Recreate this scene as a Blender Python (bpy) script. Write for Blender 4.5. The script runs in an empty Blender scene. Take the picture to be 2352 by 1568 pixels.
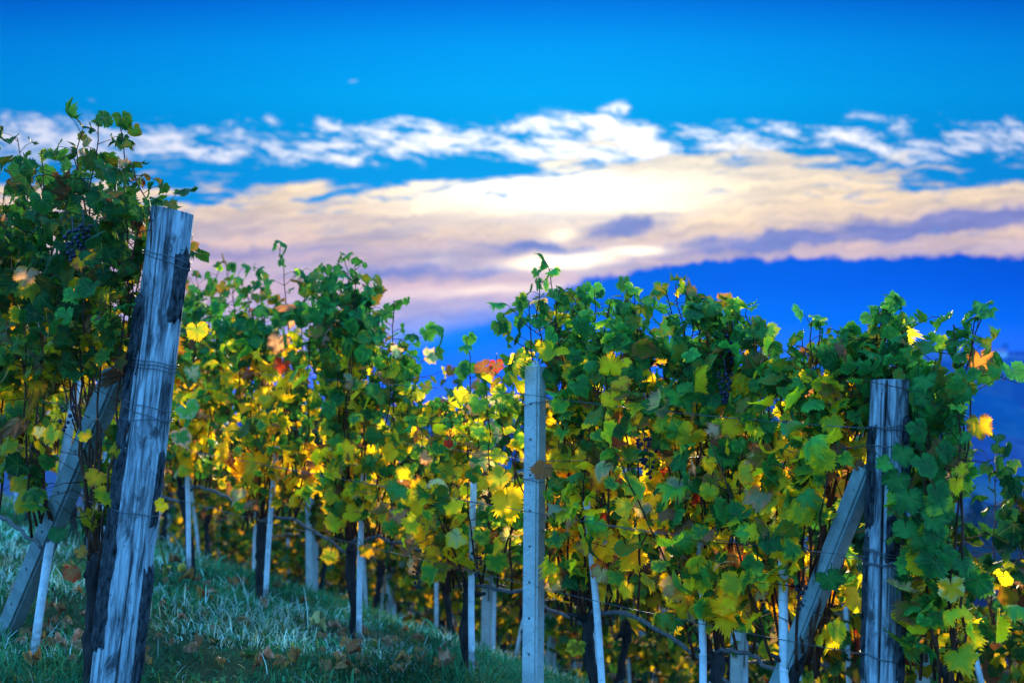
import bpy, math, random
import numpy as np
from mathutils import Vector, Matrix

sc = bpy.context.scene
col = sc.collection
R = math.radians
rng = np.random.default_rng(7)
random.seed(7)

# ------------------------------------------------------------------ camera
EYE = 1.3                       # camera height above the datum
F = 3267.0                      # focal length in photo units (2352 wide)
PITCH = math.atan(116 / F)
cam = bpy.data.cameras.new('camera')
cam.lens = 50; cam.sensor_width = 36; cam.clip_start = 0.05; cam.clip_end = 9000
cam.dof.use_dof = True; cam.dof.focus_distance = 4.95; cam.dof.aperture_fstop = 2.8
camo = bpy.data.objects.new('camera', cam); col.objects.link(camo)
camo.location = (0, 0, EYE); camo.rotation_euler = (R(90) + PITCH, 0, 0)
sc.camera = camo
sc.view_settings.view_transform = 'Standard'; sc.view_settings.look = 'None'
sc.view_settings.exposure = 0.8; sc.view_settings.gamma = 1.0
sc.render.engine = 'CYCLES'
sc.cycles.use_denoising = True
sc.cycles.max_bounces = 8; sc.cycles.diffuse_bounces = 3; sc.cycles.transmission_bounces = 4
sc.cycles.transparent_max_bounces = 4; sc.cycles.volume_bounces = 1
sc.cycles.sample_clamp_indirect = 6

# ------------------------------------------------------------------ sun and sky
SUN = Vector((0.046, 1.0, 0.205)).normalized()
sl = bpy.data.lights.new('sun', 'SUN'); sl.energy = 5.0; sl.angle = R(5); sl.color = (1.0, 0.82, 0.52)
so = bpy.data.objects.new('sun', sl); col.objects.link(so)
so.rotation_euler = SUN.to_track_quat('Z', 'Y').to_euler(); so.location = (0, 0, 30)

world = bpy.data.worlds.new('World'); sc.world = world; world.use_nodes = True


class NT:
    """small helper that writes node trees as expressions"""
    def __init__(s, tree):
        s.t = tree; tree.nodes.clear()
    def new(s, typ, **kw):
        n = s.t.nodes.new(typ)
        for k, v in kw.items(): setattr(n, k, v)
        return n
    def put(s, sock, v):
        if v is None: return
        if isinstance(v, bpy.types.NodeSocket): s.t.links.new(v, sock)
        elif isinstance(v, (tuple, list)):
            L = len(sock.default_value); v = tuple(v)
            sock.default_value = (v + (1.0,))[:L] if len(v) < L else v[:L]
        else: sock.default_value = v
    def m(s, op, a, b=None, c=None, clamp=False):
        n = s.new('ShaderNodeMath', operation=op, use_clamp=clamp)
        s.put(n.inputs[0], a); s.put(n.inputs[1], b); s.put(n.inputs[2], c)
        return n.outputs[0]
    def add(s, a, b): return s.m('ADD', a, b)
    def sub(s, a, b): return s.m('SUBTRACT', a, b)
    def mul(s, a, b): return s.m('MULTIPLY', a, b)
    def div(s, a, b): return s.m('DIVIDE', a, b)
    def sstep(s, x, e0, e1, o0=0.0, o1=1.0):
        n = s.new('ShaderNodeMapRange', interpolation_type='SMOOTHSTEP')
        s.put(n.inputs[0], x); s.put(n.inputs[1], e0); s.put(n.inputs[2], e1); s.put(n.inputs[3], o0); s.put(n.inputs[4], o1)
        return n.outputs[0]
    def vec(s, x, y, z=0.0):
        n = s.new('ShaderNodeCombineXYZ'); s.put(n.inputs[0], x); s.put(n.inputs[1], y); s.put(n.inputs[2], z); return n.outputs[0]
    def noise(s, v, scale=1.0, detail=4.0, rough=0.55, dist=0.0, out=0):
        n = s.new('ShaderNodeTexNoise'); s.put(n.inputs['Vector'], v); n.inputs['Scale'].default_value = scale
        n.inputs['Detail'].default_value = detail; n.inputs['Roughness'].default_value = rough; n.inputs['Distortion'].default_value = dist
        return n.outputs[out]
    def mix(s, f, a, b, mode='MIX'):
        n = s.new('ShaderNodeMix', data_type='RGBA', blend_type=mode)
        s.put(n.inputs[0], f); s.put(n.inputs[6], a); s.put(n.inputs[7], b); return n.outputs[2]
    def ramp(s, x, stops, interp='LINEAR'):
        n = s.new('ShaderNodeValToRGB'); s.put(n.inputs[0], x); cr = n.color_ramp; cr.interpolation = interp
        while len(cr.elements) < len(stops): cr.elements.new(0.5)
        for e, (p, c) in zip(cr.elements, stops):
            e.position = p
            e.color = (c, c, c, 1) if not isinstance(c, (tuple, list)) else (c[0], c[1], c[2], 1)
        return n.outputs[0]
    def gauss(s, X, Y, cx, cy, sx, sy, slope=0.0):
        """soft ellipse: 1 at the centre"""
        dx = s.sub(X, cx)
        dy = s.sub(s.sub(Y, cy), s.mul(dx, slope)) if slope else s.sub(Y, cy)
        q = s.add(s.m('POWER', s.m('ABSOLUTE', s.div(dx, sx)), 2.0), s.m('POWER', s.m('ABSOLUTE', s.div(dy, sy)), 2.0))
        return s.m('EXPONENT', s.mul(q, -1.0))


def build_world():
    w = NT(world.node_tree)
    tc = w.new('ShaderNodeTexCoord')
    sx = w.new('ShaderNodeSeparateXYZ'); w.put(sx.inputs[0], tc.outputs['Generated'])
    dx, dy, dz = sx.outputs
    yy = w.m('MAXIMUM', dy, 0.25)
    X = w.mul(w.div(dx, yy), 3.267)          # bearing and height of the sky in the west
    E = w.mul(w.div(dz, yy), 3.267)
    # clear sky
    g = w.m('EXPONENT', w.mul(w.m('POWER', w.m('ABSOLUTE', w.div(w.sub(X, 0.02), 1.0)), 2.0), -1.0))
    clear = w.ramp(w.div(E, 1.6), [(0.0, (0.02, 0.34, 0.80)), (0.36, (0.0, 0.31, 0.66)), (0.43, (0.0, 0.36, 0.80)), (0.5, (0.0, 0.29, 0.80)),
                                   (0.57, (0.0, 0.135, 0.65)), (1.0, (0.0, 0.10, 0.58))])
    gl = w.add(0.66, w.mul(g, 0.42))
    gv = w.vec(gl, gl, w.add(0.72, w.mul(g, 0.3)))
    clear = w.mix(1.0, clear, gv, 'MULTIPLY')
    # warp
    P = w.vec(X, E, 0.0)
    wn = w.noise(P, 5.0, 3, 0.5, out=1)
    ws = w.new('ShaderNodeSeparateXYZ'); w.put(ws.inputs[0], wn)
    Xw = w.add(X, w.mul(w.sub(ws.outputs[0], 0.5), 0.10))
    Ew = w.add(E, w.mul(w.sub(ws.outputs[1], 0.5), 0.045))
    wf = w.noise(P, 17.0, 4, 0.6, out=1)
    wfs = w.new('ShaderNodeSeparateXYZ'); w.put(wfs.inputs[0], wf)
    Xv = w.add(Xw, w.mul(w.sub(wfs.outputs[0], 0.5), 0.11)); Ev = w.add(Ew, w.mul(w.sub(wfs.outputs[1], 0.5), 0.05))
    # upper feathery band
    n1 = w.noise(w.vec(w.mul(w.add(Xw, w.mul(Ew, 1.3)), 9.0), w.mul(w.sub(Ew, w.mul(Xw, 0.05)), 23.0), 3.1), 1.0, 8, 0.70)
    n1b = w.noise(w.vec(w.mul(X, 2.3), w.mul(E, 3.0), 9.0), 1.0, 2, 0.5)
    band = w.mul(w.sstep(E, 0.665, 0.585), w.sstep(E, 0.505, 0.55))
    bandL = w.sstep(X, -1.15, -0.55, 0.7, 1.0)
    c1 = w.add(w.mul(w.mul(band, bandL), 0.52), w.add(w.mul(w.sub(n1, 0.5), 2.4), w.mul(w.sub(n1b, 0.5), 1.5)))
    c1 = w.mul(w.sstep(c1, 0.26, 0.80), w.sstep(band, 0.0, 0.35))
    # a few loose puffs above the band
    pf = w.noise(w.vec(w.mul(Xw, 24.0), w.mul(Ew, 38.0), 1.0), 1.0, 3, 0.6)
    puff = 0.0
    for (cx, cy, ax, ay, k) in [(0.235, 0.652, 0.04, 0.020, 1.5), (0.235, 0.625, 0.02, 0.01, 0.8), (-0.955, 0.668, 0.035, 0.009, 0.7), (-0.55, 0.625, 0.035, 0.02, 0.7),
                                (-0.37, 0.718, 0.016, 0.006, 0.7), (-0.25, 0.706, 0.016, 0.008, 0.35), (-0.17, 0.71, 0.014, 0.005, 0.4), (-0.66, 0.693, 0.012, 0.006, 0.4),
                                (-1.13, 0.61, 0.09, 0.035, 1.1)]:
        puff = w.add(puff, w.mul(w.gauss(X, E, cx, cy, ax, ay, -0.25 if cx < -0.5 else 0.1), k))
    puff = w.mul(w.sstep(w.mul(puff, w.m('POWER', w.mul(pf, 1.7), 2.5)), 0.25, 1.3), 0.85)
    # lower deck
    n2 = w.noise(w.vec(w.mul(Xw, 2.6), w.mul(w.sub(Ew, w.mul(Xw, 0.06)), 17.0), 7.7), 1.0, 6, 0.6)
    n3 = w.noise(w.vec(w.mul(Xw, 7.0), w.mul(w.sub(Ew, w.mul(Xw, 0.08)), 26.0), 2.0), 1.0, 5, 0.6)
    top = w.ramp(w.div(w.add(X, 1.3), 2.6), [(0.0, 0.47), (0.18, 0.45), (0.35, 0.43), (0.5, 0.475), (0.6, 0.53), (0.72, 0.53), (0.82, 0.50), (1.0, 0.485)])
    d2 = w.add(w.sub(top, E), w.add(w.mul(w.sub(n2, 0.5), 0.52), w.mul(w.sub(n3, 0.5), 0.30)))
    c2 = w.sstep(d2, -0.035, 0.05)
    # colours of the deck: cream near the sun, mauve lower left
    warm = w.ramp(w.div(E, 0.7), [(0.0, (0.66, 0.68, 0.90)), (0.22, (0.80, 0.69, 0.68)), (0.33, (0.98, 0.68, 0.47)), (0.45, (0.80, 0.58, 0.47)), (0.54, (1.02, 0.77, 0.40)),
                                  (0.66, (1.05, 0.85, 0.48)), (0.78, (0.95, 0.87, 0.70)), (0.92, (0.98, 0.96, 0.92))])
    grey = w.mul(w.sstep(n2, 0.44, 0.62), w.mul(w.sstep(E, 0.44, 0.37), 0.70))
    deck = w.mix(w.mul(grey, 0.8), warm, (0.50, 0.46, 0.54))
    deck = w.mix(1.0, deck, (1.08, 0.97, 0.72), 'MULTIPLY')
    pale = w.mul(w.sstep(n3, 0.5, 0.72), w.sstep(E, 0.42, 0.3))
    deck = w.mix(w.mul(pale, 0.6), deck, (1.0, 0.76, 0.52))
    glow = w.mul(w.gauss(Xw, Ew, 0.10, 0.460, 0.34, 0.055), w.add(0.8, w.mul(n3, 0.4)))
    glow2 = w.gauss(X, E, 0.30, 0.42, 0.95, 0.14)
    deck = w.mix(1.0, deck, w.mix(1.0, w.mix(glow, (0, 0, 0), (1.3, 1.25, 0.95)), w.mix(glow2, (0, 0, 0), (0.06, 0.05, 0.0)), 'ADD'), 'ADD')
    # darker purple bars
    dk = 0.0
    for (cx, cy, ax, ay, sl_, k) in [(0.60, 0.345, 0.25, 0.026, 0.07, 1.0), (1.0, 0.392, 0.34, 0.032, 0.10, 1.1), (0.26, 0.380, 0.10, 0.026, 0.20, 1.0), (0.06, 0.328, 0.15, 0.016, -0.05, 0.95),
                                     (-0.12, 0.345, 0.12, 0.013, 0.0, 0.4), (-0.55, 0.32, 0.35, 0.02, 0.0, 0.45), (-0.25, 0.27, 0.4, 0.02, 0.03, 0.55), (0.27, 0.30, 0.05, 0.012, 0.2, 0.5)]:
        dk = w.m('MAXIMUM', dk, w.mul(w.gauss(Xv, Ev, cx, cy, ax, ay, sl_), k))
    dk = w.sstep(w.mul(dk, w.add(0.08, w.mul(n3, 1.95))), 0.12, 0.85)
    deck = w.mix(w.mul(dk, 0.95), deck, (0.27, 0.255, 0.42))
    n5 = w.noise(w.vec(w.mul(Xv, 4.5), w.mul(w.sub(Ev, w.mul(Xv, 0.07)), 42.0), 4.0), 1.0, 5, 0.62)
    deck = w.mix(1.0, deck, w.mix(w.sstep(n5, 0.30, 0.70), (0.70, 0.72, 0.80), (1.14, 1.12, 1.06)), 'MULTIPLY')
    # burning slits
    for (cx, cy, ax, ay, k) in [(0.11, 0.302, 0.10, 0.016, 1.0), (0.285, 0.326, 0.075, 0.010, 0.8), (0.105, 0.363, 0.035, 0.014, 0.5), (-0.03, 0.232, 0.22, 0.012, 0.25)]:
        deck = w.mix(w.mul(w.gauss(Xw, Ew, cx, cy, ax, ay, 0.05), k), deck, (3.2, 2.5, 1.2))
    sky = w.mix(w.m('MAXIMUM', c1, puff), clear, w.mix(w.m('EXPONENT', w.mul(w.m('POWER', w.div(w.sub(X, 0.2), 0.8), 2.0), -1.0)), (0.82, 0.82, 0.84), (1.5, 1.40, 1.18)))
    sky = w.mix(c2, sky, deck)
    # dark blue cloud bank over the valley
    bt = w.ramp(w.div(w.add(X, 1.3), 2.6), [(0.0, -0.4), (0.34, -0.10), (0.40, 0.135), (0.5, 0.198), (0.555, 0.250), (0.60, 0.277), (0.67, 0.297), (0.71, 0.311), (0.80, 0.306),
                                            (0.865, 0.316), (0.95, 0.312), (1.0, 0.31)])
    n4 = w.noise(w.vec(w.mul(X, 13.0), w.mul(E, 16.0), 5.0), 1.0, 5, 0.6)
    dist = w.add(w.sub(bt, E), w.mul(w.sub(n4, 0.5), 0.065))
    soft = w.sstep(X, -0.3, 0.3, 0.05, 0.007)
    mk = w.m('SUBTRACT', w.div(dist, soft), 0.0)
    mk = w.sstep(mk, -1.0, 1.0)
    bank = w.ramp(w.div(w.sub(bt, E), 0.30), [(0.0, (0.0, 0.055, 0.56)), (0.2, (0.0, 0.062, 0.64)), (0.5, (0.0, 0.14, 0.82)), (0.8, (0.06, 0.25, 0.90)), (1.0, (0.17, 0.36, 0.95))])
    bankl = w.ramp(w.div(w.sub(bt, E), 0.25), [(0.0, (0.06, 0.33, 0.92)), (0.25, (0.0, 0.26, 0.92)), (0.6, (0.12, 0.38, 0.94)), (1.0, (0.45, 0.62, 0.97))])
    bank = w.mix(w.sstep(X, -0.25, 0.22), bankl, bank)
    bank = w.mix(w.sstep(X, 0.75, 1.25), bank, w.mix(1.0, bank, (0.8, 0.72, 0.8), 'MULTIPLY'))
    bank = w.mix(1.0, bank, w.mix(w.noise(w.vec(w.mul(X, 2.0), w.mul(E, 14.0), 1.0), 1.0, 5, 0.6), (0.70, 0.76, 0.86), (1.3, 1.24, 1.12)), 'MULTIPLY')
    sky = w.mix(mk, sky, bank)
    sky = w.mix(w.sstep(E, 0.05, -0.10), sky, w.mix(w.sstep(X, -0.35, 0.25), (0.66, 0.74, 0.98), (0.12, 0.28, 0.86)))
    # rest of the vault: blue dusk sky overhead and behind
    vault = w.ramp(w.m('MAXIMUM', dz, 0.0), [(0.0, (0.17, 0.54, 1.05)), (0.35, (0.13, 0.50, 1.05)), (1.0, (0.08, 0.42, 1.0))])
    vault = w.mix(1.0, vault, (VAULT, VAULT, VAULT), 'MULTIPLY')
    sky = w.mix(w.sstep(dy, 0.55, 0.86), vault, sky)
    bg = w.new('ShaderNodeBackground'); w.put(bg.inputs[0], sky); bg.inputs[1].default_value = 0.574
    st = w.new('ShaderNodeTexSky', sky_type='NISHITA', sun_disc=False, sun_elevation=math.asin(SUN.z), sun_rotation=math.atan2(SUN.x, SUN.y))
    bg2 = w.new('ShaderNodeBackground'); w.put(bg2.inputs[0], w.mix(1.0, st.outputs[0], (0.01, 0.40, 1.0), 'MULTIPLY')); bg2.inputs[1].default_value = 0.003
    ad = w.new('ShaderNodeAddShader'); w.put(ad.inputs[0], bg.outputs[0]); w.put(ad.inputs[1], bg2.outputs[0])
    out = w.new('ShaderNodeOutputWorld'); w.put(out.inputs[0], ad.outputs[0])


VAULT = 3.25
build_world()

# ------------------------------------------------------------------ geometry of the hillside
PHI = R(39.73)
NX, NY = math.cos(PHI), math.sin(PHI)        # across the rows (downhill)
TX, TY = -math.sin(PHI), math.cos(PHI)       # along the rows, away to the left


def row_xy(n, t): return NX * n + TX * t, NY * n + TY * t


def row_at(px, n):
    """the place on row n that is seen on bearing px: (t, x, y)"""
    a = (px - 1176) / F
    y = n / (NX * a + NY); x = a * y
    return TX * x + TY * y, x, y


def at(px, py, y):
    u, v = (px - 1176) / F, (784 - py) / F
    cp, sp = math.cos(PITCH), math.sin(PITCH)
    d = np.array([u, cp - sp * v, sp + cp * v])
    return d * (y / d[1]) + np.array([0, 0, EYE])


def vnoise(x, y, seed=0):
    """smooth value noise in numpy"""
    x = np.asarray(x, float); y = np.asarray(y, float)
    xi, yi = np.floor(x).astype(np.int64), np.floor(y).astype(np.int64)
    fx, fy = x - xi, y - yi
    fx = fx * fx * (3 - 2 * fx); fy = fy * fy * (3 - 2 * fy)
    def h(i, j):
        k = (i * 374761393 + j * 668265263 + seed * 974634777) & 0x7fffffff
        k = ((k ^ (k >> 13)) * 1274126177) & 0x7fffffff
        return ((k ^ (k >> 16)) & 0xffff) / 65535.0
    return (h(xi, yi) * (1 - fx) + h(xi + 1, yi) * fx) * (1 - fy) + (h(xi, yi + 1) * (1 - fx) + h(xi + 1, yi + 1) * fx) * fy


def fbm(x, y, seed=0, o=4):
    s, a, tot = 0, 1.0, 0
    for k in range(o):
        s = s + a * vnoise(np.asarray(x) * 2 ** k, np.asarray(y) * 2 ** k, seed + k); tot += a; a *= 0.5
    return s / tot - 0.5


def gz(x, y):
    """height of the ground"""
    x = np.asarray(x, float); y = np.asarray(y, float)
    n = NX * x + NY * y; t = TX * x + TY * y
    d = n - 3.75
    q = np.clip(d, -1.75, 2.5)
    h = -0.21 * q - 0.058 * q * q
    h = h + np.where(d < -1.75, -0.03 * (d + 1.75), 0) + np.where(d > 2.5, -0.50 * (d - 2.5), 0)
    s = t - 4.8
    h = h + 0.06 * np.clip(s, -8, 6) + np.where(s > 6, 0.06 * (s - 6) - 0.004 * np.clip(s - 6, 0, 25) ** 2 - 0.14 * np.clip(s - 31, 0, None), 0)
    h = h + np.where(s < -8, 0.2 * (s + 8), 0)
    h = h - 1.2 + EYE
    h = h + 0.05 * fbm(x * 1.1, y * 1.1, 3, 3) + 0.02 * fbm(x * 4, y * 4, 8, 2)
    return np.maximum(h, -58.0 + 3 * fbm(x * 0.01, y * 0.01, 5, 3))


def ground_hit(px, py):
    """where the sight line on (px, py) meets the ground"""
    y = 3.5
    while y < 40:
        p = at(px, py, y)
        if p[2] <= float(gz(p[0], p[1])): return p
        y += 0.02
    return p


# ------------------------------------------------------------------ object helpers
def tag(o, label, cat, group=None, kind=None):
    o['label'] = label; o['category'] = cat
    if group: o['group'] = group
    if kind: o['kind'] = kind
    return o


def link(name, me, parent=None, loc=None):
    o = bpy.data.objects.new(name, me); col.objects.link(o)
    if parent is not None: o.parent = parent
    if loc is not None: o.location = loc
    return o


def empty(name, loc):
    return link(name, None, None, loc)


def tri_mesh(name, V, Fc, mat, attrs=None, smooth=True):
    V = np.asarray(V, np.float32).reshape(-1, 3); Fc = np.asarray(Fc, np.int32).reshape(-1, 3)
    me = bpy.data.meshes.new(name)
    me.vertices.add(len(V)); me.vertices.foreach_set('co', V.ravel())
    me.loops.add(Fc.size); me.loops.foreach_set('vertex_index', Fc.ravel())
    me.polygons.add(len(Fc)); me.polygons.foreach_set('loop_start', np.arange(0, Fc.size, 3, dtype=np.int32))
    me.polygons.foreach_set('loop_total', np.full(len(Fc), 3, np.int32))
    me.polygons.foreach_set('use_smooth', np.full(len(Fc), smooth))
    for k, a in (attrs or {}).items():
        a = np.asarray(a, np.float32)
        if a.shape[1] == 4:
            at_ = me.attributes.new(k, 'FLOAT_COLOR', 'POINT'); at_.data.foreach_set('color', a.ravel())
        else:
            at_ = me.attributes.new(k, 'FLOAT_VECTOR', 'POINT'); at_.data.foreach_set('vector', a.ravel())
    me.materials.append(mat)
    me.update(calc_edges=True); me.validate()
    return me


class Acc:
    """collects triangles for one mesh"""
    def __init__(s): s.V, s.F, s.n = [], [], 0
    def put(s, V, Fc):
        s.V.append(np.asarray(V, float)); s.F.append(np.asarray(Fc, int) + s.n); s.n += len(V)
    def tube(s, pts, rad, sides=6, jitter=0.0, cap=True):
        P = np.asarray(pts, float); k = len(P)
        rad = np.broadcast_to(np.asarray(rad, float), (k,))
        T = np.gradient(P, axis=0); T /= np.linalg.norm(T, axis=1, keepdims=True) + 1e-9
        a = np.array([0.0, 0, 1]) if abs(T[0, 2]) < 0.9 else np.array([1.0, 0, 0])
        u = np.cross(T[0], a); u /= np.linalg.norm(u)
        th = np.arange(sides) * 2 * math.pi / sides
        V = []
        for i in range(k):
            u = u - T[i] * np.dot(u, T[i]); u /= np.linalg.norm(u) + 1e-9
            v = np.cross(T[i], u)
            r = rad[i] * (1 + (rng.uniform(-jitter, jitter, sides) if jitter else 0))
            V.append(P[i] + (np.cos(th) * r)[:, None] * u + (np.sin(th) * r)[:, None] * v)
        V = np.concatenate(V + ([P[:1], P[-1:]] if cap else []))
        Fc = []
        for i in range(k - 1):
            for j in range(sides):
                a0, a1 = i * sides + j, i * sides + (j + 1) % sides
                Fc += [(a0, a1, a1 + sides), (a0, a1 + sides, a0 + sides)]
        if cap:
            c0, c1 = k * sides, k * sides + 1
            for j in range(sides):
                Fc += [(c0, (j + 1) % sides, j), (c1, (k - 1) * sides + j, (k - 1) * sides + (j + 1) % sides)]
        s.put(V, Fc)
    def build(s, name, mat, parent=None, origin=None, smooth=True, loc=None):
        V = np.concatenate(s.V); Fc = np.concatenate(s.F)
        if origin is not None: V = V - np.asarray(origin)
        return link(name, tri_mesh(name, V, Fc, mat, smooth=smooth), parent, loc)


def bez(a, b, c, d, k):
    t = np.linspace(0, 1, k)[:, None]
    return (1 - t) ** 3 * a + 3 * (1 - t) ** 2 * t * b + 3 * (1 - t) * t * t * c + t ** 3 * d


# ------------------------------------------------------------------ materials
def material(name):
    m = bpy.data.materials.new(name); m.use_nodes = True
    return m, NT(m.node_tree)


def finish(w, base, rough=0.8, spec=0.3, bump=None, bstr=0.3, bdist=0.01):
    p = w.new('ShaderNodeBsdfPrincipled'); w.put(p.inputs['Base Color'], base); w.put(p.inputs['Roughness'], rough)
    p.inputs['Specular IOR Level'].default_value = spec
    if bump is not None:
        b = w.new('ShaderNodeBump'); b.inputs['Strength'].default_value = bstr; b.inputs['Distance'].default_value = bdist
        w.put(b.inputs['Height'], bump); w.put(p.inputs['Normal'], b.outputs[0])
    o = w.new('ShaderNodeOutputMaterial'); w.put(o.inputs[0], p.outputs[0])
    return p


def leaf_material(name, trans=0.5, tgain=(1.9, 1.75, 1.0)):
    m, w = material(name)
    a = w.new('ShaderNodeAttribute', attribute_name='ca'); b = w.new('ShaderNodeAttribute', attribute_name='cb')
    l = w.new('ShaderNodeAttribute', attribute_name='lp')
    s = w.new('ShaderNodeSeparateXYZ'); w.put(s.inputs[0], l.outputs['Vector'])
    x = w.m('ABSOLUTE', s.outputs[0]); y = s.outputs[1]; idn = s.outputs[2]
    vein, near = None, None
    for ang in (0.0, 50.0, 108.0):
        sn, cs = math.sin(R(ang)), math.cos(R(ang))
        al = w.add(w.mul(x, sn), w.mul(y, cs))
        ac = w.m('ABSOLUTE', w.sub(w.mul(x, cs), w.mul(y, sn)))
        ac = w.add(ac, w.mul(w.m('LESS_THAN', al, 0.0), 9.0))
        near = ac if near is None else w.m('MINIMUM', near, ac)
    vein = w.sstep(near, 0.030, 0.008)
    P = w.vec(s.outputs[0], y, idn)
    r = w.m('SQRT', w.add(w.mul(x, x), w.mul(y, y)))
    n1 = w.noise(P, 2.6, 4, 0.6); n2 = w.noise(P, 11.0, 4, 0.65)
    edge = w.sstep(w.add(w.add(w.mul(r, 0.75), w.mul(near, 1.3)), w.mul(w.sub(n1, 0.5), 1.6)), 0.35, 1.05)
    c = w.mix(edge, a.outputs['Color'], b.outputs['Color'])
    c = w.mix(w.mul(w.sstep(n2, 0.60, 0.74), 0.65), c, w.mix(1.0, c, (0.50, 0.36, 0.26), 'MULTIPLY'))
    c = w.mix(1.0, c, w.mix(n2, (0.72, 0.72, 0.72), (1.3, 1.3, 1.3)), 'MULTIPLY')
    c = w.mix(w.mul(vein, 0.35), c, w.mix(0.5, c, (0.35, 0.33, 0.10)))
    burn = w.sstep(w.add(w.mul(r, 0.9), w.mul(w.sub(w.noise(P, 4.3, 3, 0.6), 0.5), 1.7)), 0.98, 1.16)
    c = w.mix(w.mul(burn, 0.75), c, w.mix(1.0, c, (0.42, 0.22, 0.16), 'MULTIPLY'))
    p = w.new('ShaderNodeBsdfPrincipled'); w.put(p.inputs['Base Color'], c); p.inputs['Roughness'].default_value = 0.55
    p.inputs['Specular IOR Level'].default_value = 0.12
    bp = w.new('ShaderNodeBump'); bp.inputs['Strength'].default_value = 0.5; bp.inputs['Distance'].default_value = 0.004
    w.put(bp.inputs['Height'], w.sub(n2, w.mul(vein, 0.8))); w.put(p.inputs['Normal'], bp.outputs[0])
    tr = w.new('ShaderNodeBsdfTranslucent'); w.put(tr.inputs[0], w.mix(1.0, c, tgain, 'MULTIPLY'))
    sr = w.new('ShaderNodeSeparateColor'); w.put(sr.inputs[0], c)
    mx = w.new('ShaderNodeMixShader'); w.put(mx.inputs[0], w.sstep(sr.outputs[0], 0.06, 0.45, trans * 0.52, trans))   # yellowing blades let more light through
    w.put(mx.inputs[1], p.outputs[0]); w.put(mx.inputs[2], tr.outputs[0])
    o = w.new('ShaderNodeOutputMaterial'); w.put(o.inputs[0], mx.outputs[0])
    return m


M = {}
M['leaf'] = leaf_material('vine_leaf', 0.56, (2.0, 1.8, 1.0))
M['dead_leaf'] = leaf_material('dead_vine_leaf', 0.15, (1.2, 1.1, 1.0))


def wood_material():
    m, w = material('weathered_wood')
    tc = w.new('ShaderNodeTexCoord'); mp = w.new('ShaderNodeMapping'); w.put(mp.inputs[0], tc.outputs['Object'])
    mp.inputs['Scale'].default_value = (58, 58, 5.5)
    g1 = w.noise(mp.outputs[0], 1.0, 6, 0.65, 0.6)
    mp2 = w.new('ShaderNodeMapping'); w.put(mp2.inputs[0], tc.outputs['Object']); mp2.inputs['Scale'].default_value = (21, 21, 5.0)
    g2 = w.noise(mp2.outputs[0], 1.0, 5, 0.6, 0.8)
    mp3 = w.new('ShaderNodeMapping'); w.put(mp3.inputs[0], tc.outputs['Object']); mp3.inputs['Scale'].default_value = (9, 9, 6.0)
    g3 = w.noise(mp3.outputs[0], 1.0, 4, 0.6, 0.4)
    c = w.ramp(g1, [(0.34, (0.045, 0.05, 0.06)), (0.46, (0.19, 0.215, 0.245)), (0.62, (0.40, 0.44, 0.48))])
    c = w.mix(w.mul(w.sstep(g2, 0.51, 0.64), 0.88), c, (0.040, 0.040, 0.048))
    c = w.mix(w.mul(w.sstep(g3, 0.58, 0.68), 0.75), c, (0.085, 0.085, 0.09))
    kn = w.noise(tc.outputs['Object'], 26, 3, 0.7, 1.2)
    c = w.mix(w.mul(w.sstep(kn, 0.64, 0.74), 0.85), c, (0.03, 0.03, 0.034))
    at_ = w.new('ShaderNodeAttribute', attribute_name='crack')
    c = w.mix(w.m('MINIMUM', at_.outputs['Fac'], 1.0), c, (0.03, 0.026, 0.024))
    finish(w, c, 0.9, 0.06, w.add(g1, w.mul(g2, -0.7)), 0.7, 0.006)
    return m


M['wood'] = wood_material()


def simple(name, base, var=0.35, scale=30, rough=0.85, spec=0.25, stretch=(1, 1, 1), bstr=0.4, bdist=0.004, detail=5):
    m, w = material(name)
    tc = w.new('ShaderNodeTexCoord'); mp = w.new('ShaderNodeMapping'); w.put(mp.inputs[0], tc.outputs['Object']); mp.inputs['Scale'].default_value = stretch
    g = w.noise(mp.outputs[0], scale, detail, 0.6)
    lo = tuple(c * (1 - var) for c in base); hi = tuple(min(1, c * (1 + var)) for c in base)
    c = w.ramp(g, [(0.3, lo), (0.7, hi)])
    finish(w, c, rough, spec, g, bstr, bdist)
    return m


M['post_bark'] = simple('post_bark', (0.040, 0.041, 0.046), 0.95, 75, 0.95, 0.03, (1, 1, 0.4), 1.0, 0.01)
M['vine_bark'] = simple('vine_bark', (0.034, 0.028, 0.027), 0.6, 45, 0.95, 0.04, (1, 1, 0.25), 1.0, 0.008)
M['shoot'] = simple('shoot_bark', (0.070, 0.026, 0.014), 0.5, 25, 0.7, 0.12, (1, 1, 0.5), 0.2, 0.002)
M['cane'] = simple('old_cane', (0.11, 0.10, 0.10), 0.5, 60, 0.85, 0.25, (1, 1, 0.4), 0.7, 0.004)
def stake_material():
    m, w = material('white_plastic'); tc = w.new('ShaderNodeTexCoord')
    sp = w.new('ShaderNodeSeparateXYZ'); w.put(sp.inputs[0], tc.outputs['Object'])
    oi = w.new('ShaderNodeObjectInfo')
    v = w.new('ShaderNodeVectorMath', operation='ADD'); w.put(v.inputs[0], tc.outputs['Object']); w.put(v.inputs[1], oi.outputs['Location'])
    g = w.noise(v.outputs[0], 18, 4, 0.65); f = w.noise(v.outputs[0], 70, 3, 0.6)
    c = w.ramp(g, [(0.35, (0.50, 0.52, 0.55)), (0.6, (0.70, 0.71, 0.74))])
    c = w.mix(w.mul(w.sstep(f, 0.60, 0.72), 0.6), c, (0.22, 0.21, 0.19))
    c = w.mix(w.sstep(w.add(sp.outputs[2], w.mul(w.sub(g, 0.5), 0.35)), 0.16, 0.02), c, (0.13, 0.12, 0.10))   # soil splash at the foot
    finish(w, c, 0.5, 0.35, f, 0.1, 0.001); return m


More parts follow.
